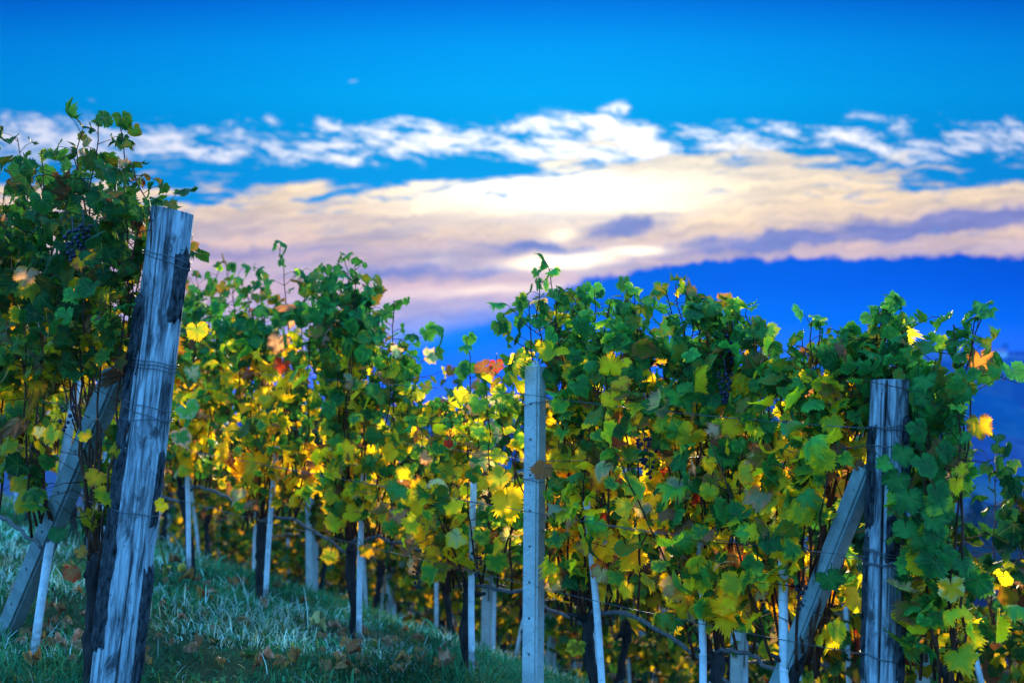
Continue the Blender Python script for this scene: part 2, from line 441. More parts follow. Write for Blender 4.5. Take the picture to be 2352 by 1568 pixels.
M['stake'] = stake_material()
M['wire'] = simple('steel_wire', (0.06, 0.065, 0.075), 0.3, 80, 0.45, 0.5)
M['grape'] = simple('grape_skin', (0.012, 0.012, 0.035), 0.6, 40, 0.4, 0.4, bstr=0.0)
M['clip'] = simple('green_plastic', (0.03, 0.42, 0.08), 0.1, 20, 0.4, 0.4, bstr=0.0)
M['twig'] = simple('twig_bark', (0.10, 0.085, 0.075), 0.4, 40)


def concrete_material(name='concrete', lo=(0.36, 0.38, 0.38), hi=(0.58, 0.60, 0.59)):
    m, w = material(name)
    tc = w.new('ShaderNodeTexCoord')
    g = w.noise(tc.outputs['Object'], 9, 5, 0.65); f = w.noise(tc.outputs['Object'], 130, 3, 0.6)
    s = w.noise(tc.outputs['Object'], 60, 2, 0.5)
    c = w.ramp(g, [(0.3, lo), (0.7, hi)])
    big = w.noise(tc.outputs['Object'], 3.5, 4, 0.65)
    c = w.mix(w.mul(w.sstep(big, 0.52, 0.68), 0.35), c, (0.13, 0.15, 0.14))
    c = w.mix(w.mul(w.sstep(f, 0.62, 0.7), 0.8), c, (0.10, 0.10, 0.10))
    c = w.mix(w.mul(w.sstep(s, 0.62, 0.72), 0.5), c, (0.14, 0.15, 0.13))
    finish(w, c, 0.9, 0.2, w.add(f, w.mul(s, -1.5)), 0.5, 0.004)
    return m


M['concrete'] = concrete_material()
M['prop_concrete'] = concrete_material('prop_concrete', (0.13, 0.17, 0.17), (0.30, 0.36, 0.36))  # darker, greener concrete tone for the leaning props


def ground_material():
    m, w = material('meadow_soil')
    tc = w.new('ShaderNodeTexCoord')
    g = w.noise(tc.outputs['Object'], 3.0, 6, 0.65); f = w.noise(tc.outputs['Object'], 40, 4, 0.6)
    c = w.ramp(g, [(0.3, (0.022, 0.035, 0.016)), (0.5, (0.040, 0.060, 0.026)), (0.7, (0.085, 0.080, 0.045))])
    c = w.mix(w.mul(w.sstep(f, 0.5, 0.65), 0.6), c, (0.03, 0.026, 0.018))
    finish(w, c, 1.0, 0.0, f, 0.6, 0.02)
    return m


M['ground'] = ground_material()


def attr_material(name, rough=0.7, trans=0.25, tint=(1.3, 1.3, 0.9)):
    m, w = material(name)
    a = w.new('ShaderNodeAttribute', attribute_name='ca')
    p = w.new('ShaderNodeBsdfPrincipled'); w.put(p.inputs['Base Color'], a.outputs['Color']); p.inputs['Roughness'].default_value = rough
    p.inputs['Specular IOR Level'].default_value = 0.06
    tr = w.new('ShaderNodeBsdfTranslucent'); w.put(tr.inputs[0], w.mix(1.0, a.outputs['Color'], tint, 'MULTIPLY'))
    mx = w.new('ShaderNodeMixShader'); mx.inputs[0].default_value = trans
    w.put(mx.inputs[1], p.outputs[0]); w.put(mx.inputs[2], tr.outputs[0])
    o = w.new('ShaderNodeOutputMaterial'); w.put(o.inputs[0], mx.outputs[0])
    return m


M['grass'] = attr_material('grass_blades')
M['crown'] = attr_material('distant_foliage', 0.8, 0.1)


def hill_material():
    m, w = material('far_fields')
    tc = w.new('ShaderNodeTexCoord')
    mp = w.new('ShaderNodeMapping'); w.put(mp.inputs[0], tc.outputs['Object']); mp.inputs['Scale'].default_value = (1, 0.35, 1)
    g = w.noise(mp.outputs[0], 0.012, 6, 0.62, 0.5); f = w.noise(mp.outputs[0], 0.06, 4, 0.6)
    v = w.new('ShaderNodeTexVoronoi'); w.put(v.inputs['Vector'], mp.outputs[0]); v.inputs['Scale'].default_value = 0.016
    c = w.ramp(g, [(0.35, (0.004, 0.014, 0.012)), (0.5, (0.010, 0.028, 0.022)), (0.65, (0.080, 0.130, 0.110))])
    c = w.mix(0.35, c, w.mix(1.0, v.outputs['Color'], (0.12, 0.16, 0.08), 'MULTIPLY'))
    c = w.mix(w.mul(w.sstep(f, 0.52, 0.62), 0.7), c, (0.015, 0.03, 0.016))
    finish(w, c, 1.0, 0.0)
    return m


M['hill'] = hill_material()
M['plaster'] = simple('plaster', (0.70, 0.66, 0.58), 0.1, 0.5, bstr=0.0)
M['tiles'] = simple('roof_tiles', (0.40, 0.14, 0.08), 0.2, 1.0, bstr=0.0)

# ------------------------------------------------------------------ ground, ridge and hills
def grid_mesh(name, xs, ys, zf, mat):
    gx, gy = np.meshgrid(xs, ys); Z = zf(gx, gy)
    V = np.stack([gx, gy, Z], -1).reshape(-1, 3)
    nx, ny = len(xs), len(ys)
    i = np.arange(nx * ny).reshape(ny, nx)
    a, b, c, d = i[:-1, :-1].ravel(), i[:-1, 1:].ravel(), i[1:, 1:].ravel(), i[1:, :-1].ravel()
    return tri_mesh(name, V, np.concatenate([np.stack([a, b, c], 1), np.stack([a, c, d], 1)]), mat)


def spread(lo, hi, step, near, grow=1.16):
    pos = list(np.arange(-near, near + 1e-6, step)); s = step; p = near
    while p < hi: s *= grow; p += s; pos.append(p)
    s = step; p = -near
    while p > lo: s *= grow; p -= s; pos.insert(0, p)
    return np.array(pos)


xs = spread(-1500, 2200, 0.12, 8.0)
ys = spread(-300, 2600, 0.12, 9.0) + 8.0
o = link('ground', grid_mesh('ground', xs, ys, gz, M['ground'])); o['kind'] = 'structure'; o['label'] = 'grassy vineyard hillside falling away to the right'


def hill_z(x, y):
    d = np.hypot(x, y)
    rise = np.clip((d - 560) / 940, 0, 1)
    rise = rise * rise * (3 - 2 * rise)
    h = -75 + rise * (75 + 37) + 14 * fbm(x * 0.004, y * 0.004, 21, 4) * (0.3 + rise)
    a = x / np.maximum(y, 1)
    h = h - 60 * np.clip((0.20 - a) / 0.25, 0, 1)
    return h - 45 * np.clip((d - 1600) / 500, 0, 1)


o = link('hills', grid_mesh('hills', np.linspace(-500, 1500, 120), np.linspace(480, 2000, 110), hill_z, M['hill']))
o['kind'] = 'structure'; o['label'] = 'hazy blue hillside far across the valley'


def ridge_z(x, y):
    return -13.5 + 2.5 * fbm(x * 0.03, y * 0.03, 31, 3) - 0.02 * np.clip(58 - x, 0, None) ** 2 - 0.010 * (y - 170) ** 2


o = link('ridge', grid_mesh('ridge', np.linspace(0, 260, 110), np.linspace(95, 245, 80), ridge_z, M['hill']))
o['kind'] = 'structure'; o['label'] = 'dark wooded shoulder of land below the right end of the vines'

# ------------------------------------------------------------------ leaves
def leaf_template(teeth):
    keys = np.array([[0, 1.0], [13, .90], [27, .80], [38, .86], [52, .93], [66, .87], [83, .76], [96, .80], [112, .84], [130, .79], [148, .72], [163, .62], [172, .42], [180, .10]])
    if teeth:
        th = np.linspace(-172, 172, 55)
        r = np.interp(np.abs(th), keys[:, 0], keys[:, 1])
        r = r * np.where(np.arange(len(th)) % 2 == 0, 1.08, 0.92)
        inner = 0.55
    else:
        th = np.array([-168, -148, -112, -83, -52, -27, 0, 27, 52, 83, 112, 148, 168], float)
        r = np.interp(np.abs(th), keys[:, 0], keys[:, 1]) * 1.02
        inner = 0.5
    a = np.radians(th)
    out = np.stack([np.sin(a) * r, np.cos(a) * r], 1)
    rs = np.convolve(np.pad(r, 2, mode='edge'), np.ones(5) / 5, 'valid') if teeth else r
    inn = np.stack([np.sin(a) * rs * inner, np.cos(a) * rs * inner], 1)
    k = len(a)
    P = np.concatenate([[[0, 0]], inn, out])
    Fc = []
    for i in range(k - 1):
        Fc.append((0, 1 + i + 1, 1 + i))
        Fc += [(1 + i, 1 + i + 1, 1 + k + i + 1), (1 + i, 1 + k + i + 1, 1 + k + i)]
    return P, np.array(Fc)


TPL = {True: leaf_template(True), False: leaf_template(False)}


class Leaves:
    """many leaf blades for one mesh; each gets its own fold, cup, waves and colours"""
    def __init__(s, fine): s.fine = fine; s.pos, s.nrm, s.tip, s.size, s.ca, s.cb, s.crumple = [], [], [], [], [], [], []
    def add(s, pos, nrm, tip, size, ca, cb, crumple=1.0):
        s.pos.append(pos); s.nrm.append(nrm); s.tip.append(tip); s.size.append(size); s.ca.append(ca); s.cb.append(cb); s.crumple.append(crumple)
    def build(s, name, parent=None, origin=(0, 0, 0), mat=None, loc=None):
        P, Fc = TPL[s.fine]
        n = len(s.pos); k = len(P)
        pos = np.array(s.pos) - np.asarray(origin); N = np.array(s.nrm, float); T = np.array(s.tip, float)
        N /= np.linalg.norm(N, axis=1, keepdims=True) + 1e-9
        T = T - N * (T * N).sum(1, keepdims=True); T /= np.linalg.norm(T, axis=1, keepdims=True) + 1e-9
        S = np.cross(T, N)
        sz = np.array(s.size)[:, None]; cr = np.array(s.crumple)[:, None]
        x = P[None, :, 0] * rng.uniform(0.88, 1.12, (n, 1)) * rng.normal(1, 0.07, (n, k)); y = P[None, :, 1] * rng.uniform(0.9, 1.08, (n, 1)) * rng.normal(1, 0.04, (n, k))
        lob = np.hypot(P[:, 0], P[:, 1]); lob = np.where(lob > .58, lob - .84, 0)[None]
        fl = 1 + rng.uniform(-.6, .75, (n, 1)) * lob; x = x * fl; y = y * fl
        asym = rng.normal(0, 0.10, (n, 1)); y = y + asym * x
        th = np.arctan2(P[:, 0], P[:, 1])[None]; r = np.hypot(x, y)
        z = rng.uniform(-0.35, 0.75, (n, 1)) * np.abs(x) * cr
        z = z - rng.uniform(-0.1, 0.42, (n, 1)) * r * r * cr
        z = z + rng.uniform(0.04, 0.24, (n, 1)) * cr * np.sin(th * rng.integers(3, 7, (n, 1)) + rng.uniform(0, 6.28, (n, 1))) * r * r
        z = z - rng.uniform(-0.1, 0.4, (n, 1)) * cr * np.clip(y, 0, None) ** 2
        z = z + rng.normal(0, 0.028, (n, k)) * r * cr
        z = z - rng.normal(0.35, 0.9, (n, 1)) * cr * np.clip(r - .55, 0, None) ** 2 * (1 + .8 * np.sin(th * 2 + rng.uniform(0, 6.28, (n, 1))))
        big = cr > 1.6
        x = np.where(big, x * (1 - 0.35 * np.clip(r, 0, 1)), x)
        V = pos[:, None] + sz[..., None] * (x[..., None] * S[:, None] + y[..., None] * T[:, None] + z[..., None] * N[:, None])
        FF = (Fc[None] + (np.arange(n) * k)[:, None, None]).reshape(-1, 3)
        rep = lambda c: np.concatenate([np.repeat(np.array(c, float), k, 0), np.ones((n * k, 1))], 1)
        idz = np.repeat(rng.uniform(0, 60, n), k)
        lp = np.stack([np.tile(P[:, 0], n), np.tile(P[:, 1], n), idz], 1)
        me = tri_mesh(name, V.reshape(-1, 3), FF, mat or M['leaf'], {'ca': rep(s.ca), 'cb': rep(s.cb), 'lp': lp})
        return link(name, me, parent, loc)


PAL = {
    'deep': (0.012, 0.085, 0.020), 'green': (0.024, 0.150, 0.026), 'fresh': (0.060, 0.250, 0.030), 'olive': (0.115, 0.120, 0.008),
    'lime': (0.30, 0.36, 0.020), 'yellow': (0.84, 0.56, 0.010), 'gold': (0.78, 0.42, 0.010), 'orange': (0.52, 0.20, 0.030),
    'brown': (0.27, 0.105, 0.042), 'pink': (0.50, 0.27, 0.17), 'red': (0.48, 0.030, 0.014), 'pale': (0.55, 0.50, 0.20), 'grey': (0.20, 0.25, 0.13),
}
PAIRS = [('deep', 'green'), ('green', 'deep'), ('green', 'fresh'), ('fresh', 'lime'), ('olive', 'green'), ('olive', 'brown'), ('green', 'olive'), ('lime', 'yellow'), ('green', 'lime'),
         ('yellow', 'gold'), ('lime', 'gold'), ('yellow', 'yellow'), ('gold', 'brown'), ('gold', 'orange'), ('pink', 'brown'), ('red', 'brown'), ('orange', 'red'), ('pale', 'pink'), ('grey', 'pink'), ('brown', 'brown')]
W_TOP = np.array([6, 5, 5.5, 1.3, 4.0, 1.2, 4, .2, .5, .02, .06, .01, .06, .03, .08, .01, .02, .02, .25, .3])
W_MID = np.array([1.3, 2.2, 4.2, 4.4, 1.8, .8, 2.2, 4.2, 3.2, 4.2, 4.2, 2.0, 1.0, .9, .6, .04, .15, .4, .8, .8])
W_LOW = np.array([.9, 1.1, 1.4, 1.5, 1.4, .7, 1.1, 3.2, 1.8, 5.2, 3.2, 4.6, 1.7, 1.2, .8, .04, .12, .6, .7, 1.1])


BIAS, GAIN = [0.0], [1.0]      # leaf greenness; leaf colour multiplier, with the shade of dim rows painted in


def leaf_cols(h, far=False):
    h = h + BIAS[0]
    if h > 0.5:
        f = min(1, max(0, h - 0.52) / 0.26); w = W_MID * (1 - f) + W_TOP * f
    else:
        f = min(1, h / 0.45); w = W_LOW * (1 - f) + W_MID * f
    a, b = PAIRS[rng.choice(len(PAIRS), p=w / w.sum())]
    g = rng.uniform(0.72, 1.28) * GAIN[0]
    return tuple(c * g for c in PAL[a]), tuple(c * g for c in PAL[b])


def unit(v):
    v = np.asarray(v, float); return v / (np.linalg.norm(v) + 1e-9)


NV, TV = np.array([NX, NY, 0]), np.array([TX, TY, 0])
FRONT = np.array([-NX * 0.35, -0.85, 0.0])


ZONES = [([(325, 465), (460, 470), (352, 1600), (195, 1600)], 4.70), ([(1190, 945), (1262, 945), (1258, 1600), (1190, 1600)], 5.66), ([(1195, 815), (1250, 815), (1250, 890), (1195, 890)], 5.66),
         ([(1925, 1085), (2000, 1085), (1850, 1600), (1690, 1600)], 4.78), ([(1980, 860), (2098, 860), (2095, 1000), (2040, 1040), (2045, 1240), (2078, 1300), (2072, 1600), (1950, 1600)], 4.50),
         ([(2232, 870), (2420, 870), (2420, 1130), (2205, 1130), (2212, 960)], 4.75), ([(2195, 1130), (2420, 1130), (2420, 1290), (2195, 1290)], 4.6),
         ([(205, 860), (300, 860), (125, 1470), (-30, 1470)], 5.5), ([(125, 870), (185, 870), (175, 1060), (118, 1060)], 5.5), ([(85, 1290), (150, 1290), (110, 1560), (50, 1560)], 5.5)]


def photo_xy(p):
    cp, sp = math.cos(PITCH), math.sin(PITCH); z = p[2] - EYE
    dd = p[1] * cp + z * sp; return 1176 + F * p[0] / dd, 784 - F * (z * cp - p[1] * sp) / dd


def blocked(p):
    """kept clear by the grower: the faces of posts and props"""
    x, y = photo_xy(p)
    for poly, dep in ZONES:
        if p[1] > dep: continue
        ins = False; k = len(poly)
        for i in range(k):
            (x0, y0), (x1, y1) = poly[i], poly[i - 1]
            if (y0 > y) != (y1 > y) and x < (x1 - x0) * (y - y0) / (y1 - y0) + x0: ins = not ins
        if ins: return True
    return False


def put_leaf(L, stems, node, axis, h, size, petiole, side, nv, colours=None):
    """one leaf on its stalk; side is the outward direction"""
    if blocked(node + side * petiole * .8): return
    d = unit(side + 0.35 * axis + np.array([0, 0, rng.uniform(-0.1, 0.6)]) + rng.normal(0, 0.3, 3))
    p = node + d * petiole
    p[2] -= petiole * 0.15
    if stems is not None:
        mid = (node + p) / 2 + np.array([0, 0, petiole * 0.12])
        stems.tube([node, mid, p], [0.0016, 0.0013, 0.0011], 3, cap=False)
    nrm = unit(side * rng.uniform(0.3, 1.1) + np.array([0, 0, rng.uniform(-0.1, 1.0)]) + rng.normal(0, 0.58, 3))
    tip = unit(np.array([0, 0, -1.0]) + d * 0.75 + rng.normal(0, 0.38, 3))
    ca, cb = colours or leaf_cols(h)
    L.add(p, nrm, tip, size, ca, cb, 2.2 if ca[0] < 0.3 and ca[0] > 1.6 * ca[1] else rng.uniform(0.6, 1.35))


def shoot_path(base, tip, nod=0.0):
    base, tip = np.asarray(base, float), np.asarray(tip, float)
    H = np.linalg.norm(tip - base)
    b = base + (tip - base) * 0.33 + rng.normal(0, 0.05, 3) * H * np.array([1, 1, 0.3])
    c = base + (tip - base) * 0.70 + rng.normal(0, 0.05, 3) * H * np.array([1, 1, 0.3]) + np.array([0, 0, nod])
    P = bez(base, b, c, tip, max(8, int(H / 0.07)))
    P[1:-1] += rng.normal(0, 0.006, P[1:-1].shape)
    return P


def make_shoot(base, tip, h0, h1, nv, fine=True, stems=None, L=None, dens=1.0, nod=0.0, size=1.0, sparse_top=False):
    """a shoot from base to tip with leaves and side shoots; h0/h1 are the canopy's bottom and top"""
    S = stems if stems is not None else Acc(); L = L if L is not None else Leaves(fine)
    P = shoot_path(base, tip, nod)
    seg = np.linalg.norm(np.diff(P, axis=0), axis=1); cum = np.concatenate([[0], np.cumsum(seg)]); tot = cum[-1]
    rad = np.interp(cum, [0, tot], [0.0056, 0.0020])
    S.tube(P, rad, 5 if fine else 4)
    step = 0.049 / dens; s = 0.10; k = 0
    sgn = 1 if rng.random() < 0.5 else -1
    while s < tot:
        node = np.array([np.interp(s, cum, P[:, i]) for i in range(3)])
        i = min(len(P) - 2, int(np.searchsorted(cum, s) - 1)); ax = unit(P[i + 1] - P[i])
        h = (node[2] - h0) / max(0.3, h1 - h0)
        f = s / tot
        side = unit(nv * sgn * rng.uniform(0.2, 1) + TV * rng.normal(0, 0.7))
        sgn = -sgn
        keep = 0.45 if h < 0.10 else (0.62 if h < 0.55 else 0.97)
        sz = (rng.triangular(0.022, 0.045, 0.076) if f < 0.8 else rng.uniform(0.026, 0.054)) * size * (0.8 if f > 0.95 else 1)
        if rng.random() < keep:
            put_leaf(L, S, node, ax, h, sz, rng.uniform(0.04, 0.09), side, nv)
        if rng.random() < (0.30 if h < 0.5 else 0.46) and 0.1 < f < 0.9:
            ln = rng.uniform(0.08, 0.22)
            d = unit(-side * 0.7 + np.array([0, 0, rng.uniform(-0.1, 0.7)]) + TV * rng.normal(0, 0.6))
            Q = np.array([node, node + d * ln * 0.5 + rng.normal(0, 0.008, 3), node + d * ln + np.array([0, 0, rng.uniform(-0.02, 0.03)])])
            S.tube(Q, [0.0022, 0.0018, 0.0012], 3)
            for q in np.linspace(0.35, 1.0, 2 + int(ln > 0.13)):
                nd = Q[0] + (Q[2] - Q[0]) * q
                put_leaf(L, S, nd, d, h + rng.normal(0, 0.05), rng.uniform(0.030, 0.062) * size, rng.uniform(0.03, 0.055), unit(-side + rng.normal(0, 0.6, 3)), nv)
        s += step * rng.uniform(0.75, 1.3) * (0.68 if f > 0.72 else 1); k += 1
    put_leaf(L, S, P[-1], ax, (P[-1][2] - h0) / max(0.3, h1 - h0), 0.042 * size, 0.025, unit(rng.normal(0, 1, 3)), nv)
    return S, L


def make_trunk(base, head, r=0.03, parent=None, origin=None):
    b, h = np.asarray(base, float), np.asarray(head, float)
    k = 15
    P = bez(b - [0, 0, 0.06], b + [rng.normal(0, .02), rng.normal(0, .02), (h[2] - b[2]) * .35], h + [rng.normal(0, .03), rng.normal(0, .02), -(h[2] - b[2]) * .35], h, k)
    P[2:-1] += rng.normal(0, 0.005, (k - 3, 3))
    rad = r * (1 + 0.16 * np.sin(np.linspace(0, 9, k) + rng.uniform(0, 6))) * np.interp(np.linspace(0, 1, k), [0, .1, .5, .85, .95, 1], [1.3, 1.05, .9, .95, 1.3, .8])
    A = Acc(); A.tube(P, rad, 12, 0.13)
    for j in range(3):                               # knobs and stubs at the head
        d = unit(rng.normal(0, 1, 3) + [0, 0, .8])
        A.tube([P[-2], P[-2] + d * 0.05, P[-2] + d * rng.uniform(.06, .10)], [r * .75, r * .5, r * .25], 7, 0.15)
    return A.build('trunk', M['vine_bark'], parent, origin)


def cane_pts(head, end, arch, k=14):
    a, d = np.asarray(head, float), np.asarray(end, float)
    P = bez(a, a + (d - a) * 0.25 + [0, 0, arch], a + (d - a) * 0.6 + [0, 0, arch * 0.7], d, k)
    P[1:-1] += rng.normal(0, 0.006, (k - 2, 3))
    return P


def grapes(center, n=26, r=0.0075):
    """dark bunch of berries on a stalk, as one mesh"""
    A = Acc()
    import bmesh
    bm = bmesh.new(); bmesh.ops.create_icosphere(bm, subdivisions=2, radius=1.0)
    V = np.array([v.co[:] for v in bm.verts]); Fc = np.array([[v.index for v in f.verts] for f in bm.faces]); bm.free()
    c = np.asarray(center, float)
    for i in range(n):
        f = i / n
        ro = 0.026 * (1 - f) ** 0.6
        a = i * 2.4
        p = c + [math.cos(a) * ro, math.sin(a) * ro, -0.10 * f + rng.normal(0, .004)]
        A.put(V * r * rng.uniform(.75, 1.1) + p, Fc)
    A.tube([c + [0, 0, .05], c + [.004, 0, .0], c + [0, 0, -.08]], [.0018, .0018, .001], 4)
    return A


ORD = ['first', 'second', 'third', 'fourth', 'fifth', 'sixth', 'seventh', 'eighth', 'ninth', 'tenth', 'eleventh', 'twelfth', 'thirteenth', 'fourteenth', 'fifteenth', 'sixteenth', 'seventeenth', 'eighteenth', 'nineteenth', 'twentieth', 'twenty-first', 'twenty-second']

HERO = []      # (px, py, nearness y, size px, colour pair, normal, tip) leaves worth their own place


def build_row(n, vines, shoots, label_of, group, env, hero=(), bunches=()):
    """vines: list of dicts(t, head, cane target); shoots: (t_base, tip xyz, nod, dens)"""
    out = []
    ts = np.array([v['t'] for v in vines])
    per = {i: [] for i in range(len(vines))}
    for s in shoots: per[int(np.argmin(np.abs(ts - s[0])))].append(s)
    hp = {i: [] for i in range(len(vines))}
    for q in hero:
        p = at(q[0], q[1], q[2]); tt = TX * p[0] + TY * p[1]
        hp[int(np.argmin(np.abs(ts - tt)))].append((p, q))
    bp = {i: [] for i in range(len(vines))}
    for q in bunches:
        p = at(q[0], q[1], q[2]); tt = TX * p[0] + TY * p[1]
        bp[int(np.argmin(np.abs(ts - tt)))].append((p, q))
    for i, v in enumerate(vines):
        x, y = row_xy(n + v.get('dn', 0), v['t']); z = float(gz(x, y)); base = np.array([x, y, z])
        root = empty('grape_vine', base); tag(root, label_of(i), 'vine', group)
        hx, hy = row_xy(n + v.get('dn', 0) + rng.normal(0, .02), v['t'] + v.get('lean', 0)); head = np.array([hx, hy, z + v['head']])
        make_trunk(base, head, v.get('r', 0.030), root, base)
        if v.get('cane'):
            ex, ey = row_xy(n, v['cane']); end = np.array([ex, ey, float(gz(ex, ey)) + v.get('cz', v['head'] - 0.03)])
            CP = cane_pts(head, end, v.get('arch', 0.07))
            A = Acc(); A.tube(CP, np.linspace(0.0105, 0.0065, len(CP)) * rng.uniform(.9, 1.1, len(CP)), 7, 0.08); A.build('cane', M['cane'], root, base)
        BIAS[0] = v.get('bias', 0.0)
        for (tb, tip, nod, dens, size) in per[i]:
            if v.get('cane') and min(v['t'], v['cane']) - .05 < tb < max(v['t'], v['cane']) + .05:
                j = int(np.clip((tb - v['t']) / (v['cane'] - v['t']), 0, 1) * (len(CP) - 1)); b = CP[j].copy()
            else:
                bx, by = row_xy(n + rng.normal(0, .03), v['t'] + (tb - v['t']) * 0.35); b = np.array([bx, by, head[2] + rng.uniform(-.06, .04)])
            h0 = z + 0.35; h1 = z + 1.72
            S, L = make_shoot(b, tip, h0, h1, -NV, True, dens=dens, nod=nod, size=size)
            so_ = S.build('shoot', M['shoot'], root, base)
            L.build('leaves', so_, base)
        BIAS[0] = 0.0
        for (p, q) in hp[i]:
            L = Leaves(True)
            L.add(p + np.array([0, 0, q[3] / F * q[2] * 0.35]), q[5], q[6], q[3] / F * q[2] / 1.75, PAL[q[4][0]], PAL[q[4][1]], 0.8)
            lf = L.build('leaf', root, base)
            a0 = p + np.array([0, 0, q[3] / F * q[2] * 0.35])
            e0 = at(2172, 958, q[2] + .05) if q[0] == 2250 else a0 + np.array([-.03 if q[0] > 2180 else rng.normal(0, .03), .09, .05])
            P_ = Acc(); P_.tube([a0, (a0 + e0) / 2 + [0, 0, .015], e0], [.0013, .0016, .0019], 5); P_.build('stalk', M['shoot'], lf, base)
        for (p, q) in bp[i]:
            grapes(p, q[3]).build('grape_bunch', M['grape'], root, base)
        out.append(root)
    return out


def interp_env(pts):
    a = np.array(pts, float)
    return lambda px: float(np.interp(px, a[:, 0], a[:, 1]))


def px_of(x, y): return 1176 + F * x / y


def tip_point(px, py, n):
    t, x, y = row_at(px, n)
    return t, at(px, py, y)


# ------------------------------------------------------------------ middle row
MID = 3.75
env_mid = interp_env([(-60, 720), (0, 700), (300, 700), (410, 690), (450, 632), (520, 605), (600, 622), (650, 650), (720, 605), (790, 592), (850, 640), (905, 680), (925, 770), (955, 865), (1000, 845), (1070, 780),
                      (1100, 812), (1190, 800), (1215, 690), (1265, 640), (1320, 670), (1350, 685), (1440, 660), (1490, 690), (1515, 750), (1555, 665), (1600, 690), (1690, 695), (1740, 760), (1790, 842), (1820, 800),
                      (1870, 745), (1940, 765), (2000, 760), (2040, 720), (2085, 790), (2130, 825), (2180, 800), (2240, 780), (2300, 900)])
tips_mid = [(645, 556, -.0, .75), (520, 604, 0, 1), (600, 618, 0, 1), (700, 640, 0, 1), (790, 596, 0, 1), (845, 645, 0, 1), (905, 690, .05, 1.1), (925, 800, .12, 1), (1070, 778, 0, .7), (1215, 690, 0, .8),
            (1262, 618, 0, .95), (1345, 680, 0, 1), (1440, 655, 0, 1), (1475, 690, 0, 1), (1552, 655, 0, .9), (1600, 690, 0, 1.1), (1650, 700, 0, 1.1), (1690, 692, 0, 1.2), (1735, 752, .05, 1.2), (1865, 738, 0, .7),
            (1925, 760, 0, .9), (2040, 692, 0, 1.1), (2190, 745, 0, 1.0), (2262, 716, 0, 1.0), (450, 636, 0, 1), (2150, 825, .1, 1),
            (1885, 748, 0, 1), (1842, 775, .03, 1), (1905, 795, 0, 1), (1945, 768, 0, 1.1), (2018, 705, 0, 1.2), (2056, 704, 0, 1.2), (2068, 745, .04, 1.2), (2030, 765, 0, 1.1), (1530, 668, 0, 1.1), (1575, 672, 0, 1.1),
            (1622, 692, 0, 1.2), (1665, 698, 0, 1.2), (1712, 722, .03, 1.2), (1365, 676, 0, 1.1), (1402, 692, 0, 1.1), (1460, 668, 0, 1.1), (1240, 645, 0, 1.1), (1285, 665, 0, 1.1), (1312, 685, 0, 1.1), (2238, 738, 0, 1.0),
            (505, 615, 0, 1), (740, 615, 0, 1.1), (815, 612, 0, 1.1), (1980, 790, 0, 1), (1790, 850, .03, 1)]
mid_t = [row_at(px, MID)[0] for px in (2166, 1832, 1643, 1357, 1070, 815, 600, 440)]
while mid_t[-1] < 11.6: mid_t.append(mid_t[-1] + 0.82 + rng.normal(0, .04))
vines = []
for i, t in enumerate(mid_t):
    v = dict(t=t, r=.024, head=0.40 + rng.uniform(-.05, .06), cane=(mid_t[i - 1] + 0.05 if i > 1 else None), arch=rng.uniform(.03, .10))
    if i == 0: v.update(r=.018, head=.5, bias=.38)
    if i == 3: v.update(head=.38, cane=row_at(1690, MID)[0], cz=.28, arch=.12)
    if i == 4: v.update(head=.36)
    if i == 7: v.update(lean=.05, head=.5)
    vines.append(v)
shoots = []
for (px, py, nod, dens) in tips_mid:
    t, p = tip_point(px, py, MID + (.16 if 1975 < px < 2095 else rng.normal(0, .05))); shoots.append((t + rng.normal(0, .06), p, nod, dens * 1.0, 0.95))
t = row_at(2135, MID)[0]
while t < 12.0:
    x, y = row_xy(MID, t); px = px_of(x, y)
    nn = MID + rng.normal(0, .11)
    if not (1960 < px < 2110 and nn < MID - 0.02) and not (px < 930 and rng.random() < .08):
        py = env_mid(px) + abs(rng.normal(0, 125)) * 5.5 / y + 42
        _, p = tip_point(px, py, nn)
        shoots.append((t + rng.normal(0, .10), p, rng.uniform(0, .05), rng.uniform(.85, 1.15) * (.95 if px < 930 else 1), 1.0))
    t += rng.uniform(.060, .096)
for k in range(4):
    px = rng.uniform(2090, 2125); _, p = tip_point(px, rng.uniform(830, 1010), MID + abs(rng.normal(.05, .08))); shoots.append((row_at(2160, MID)[0] + rng.normal(0, .1), p, .05, 1.25, 1.05))
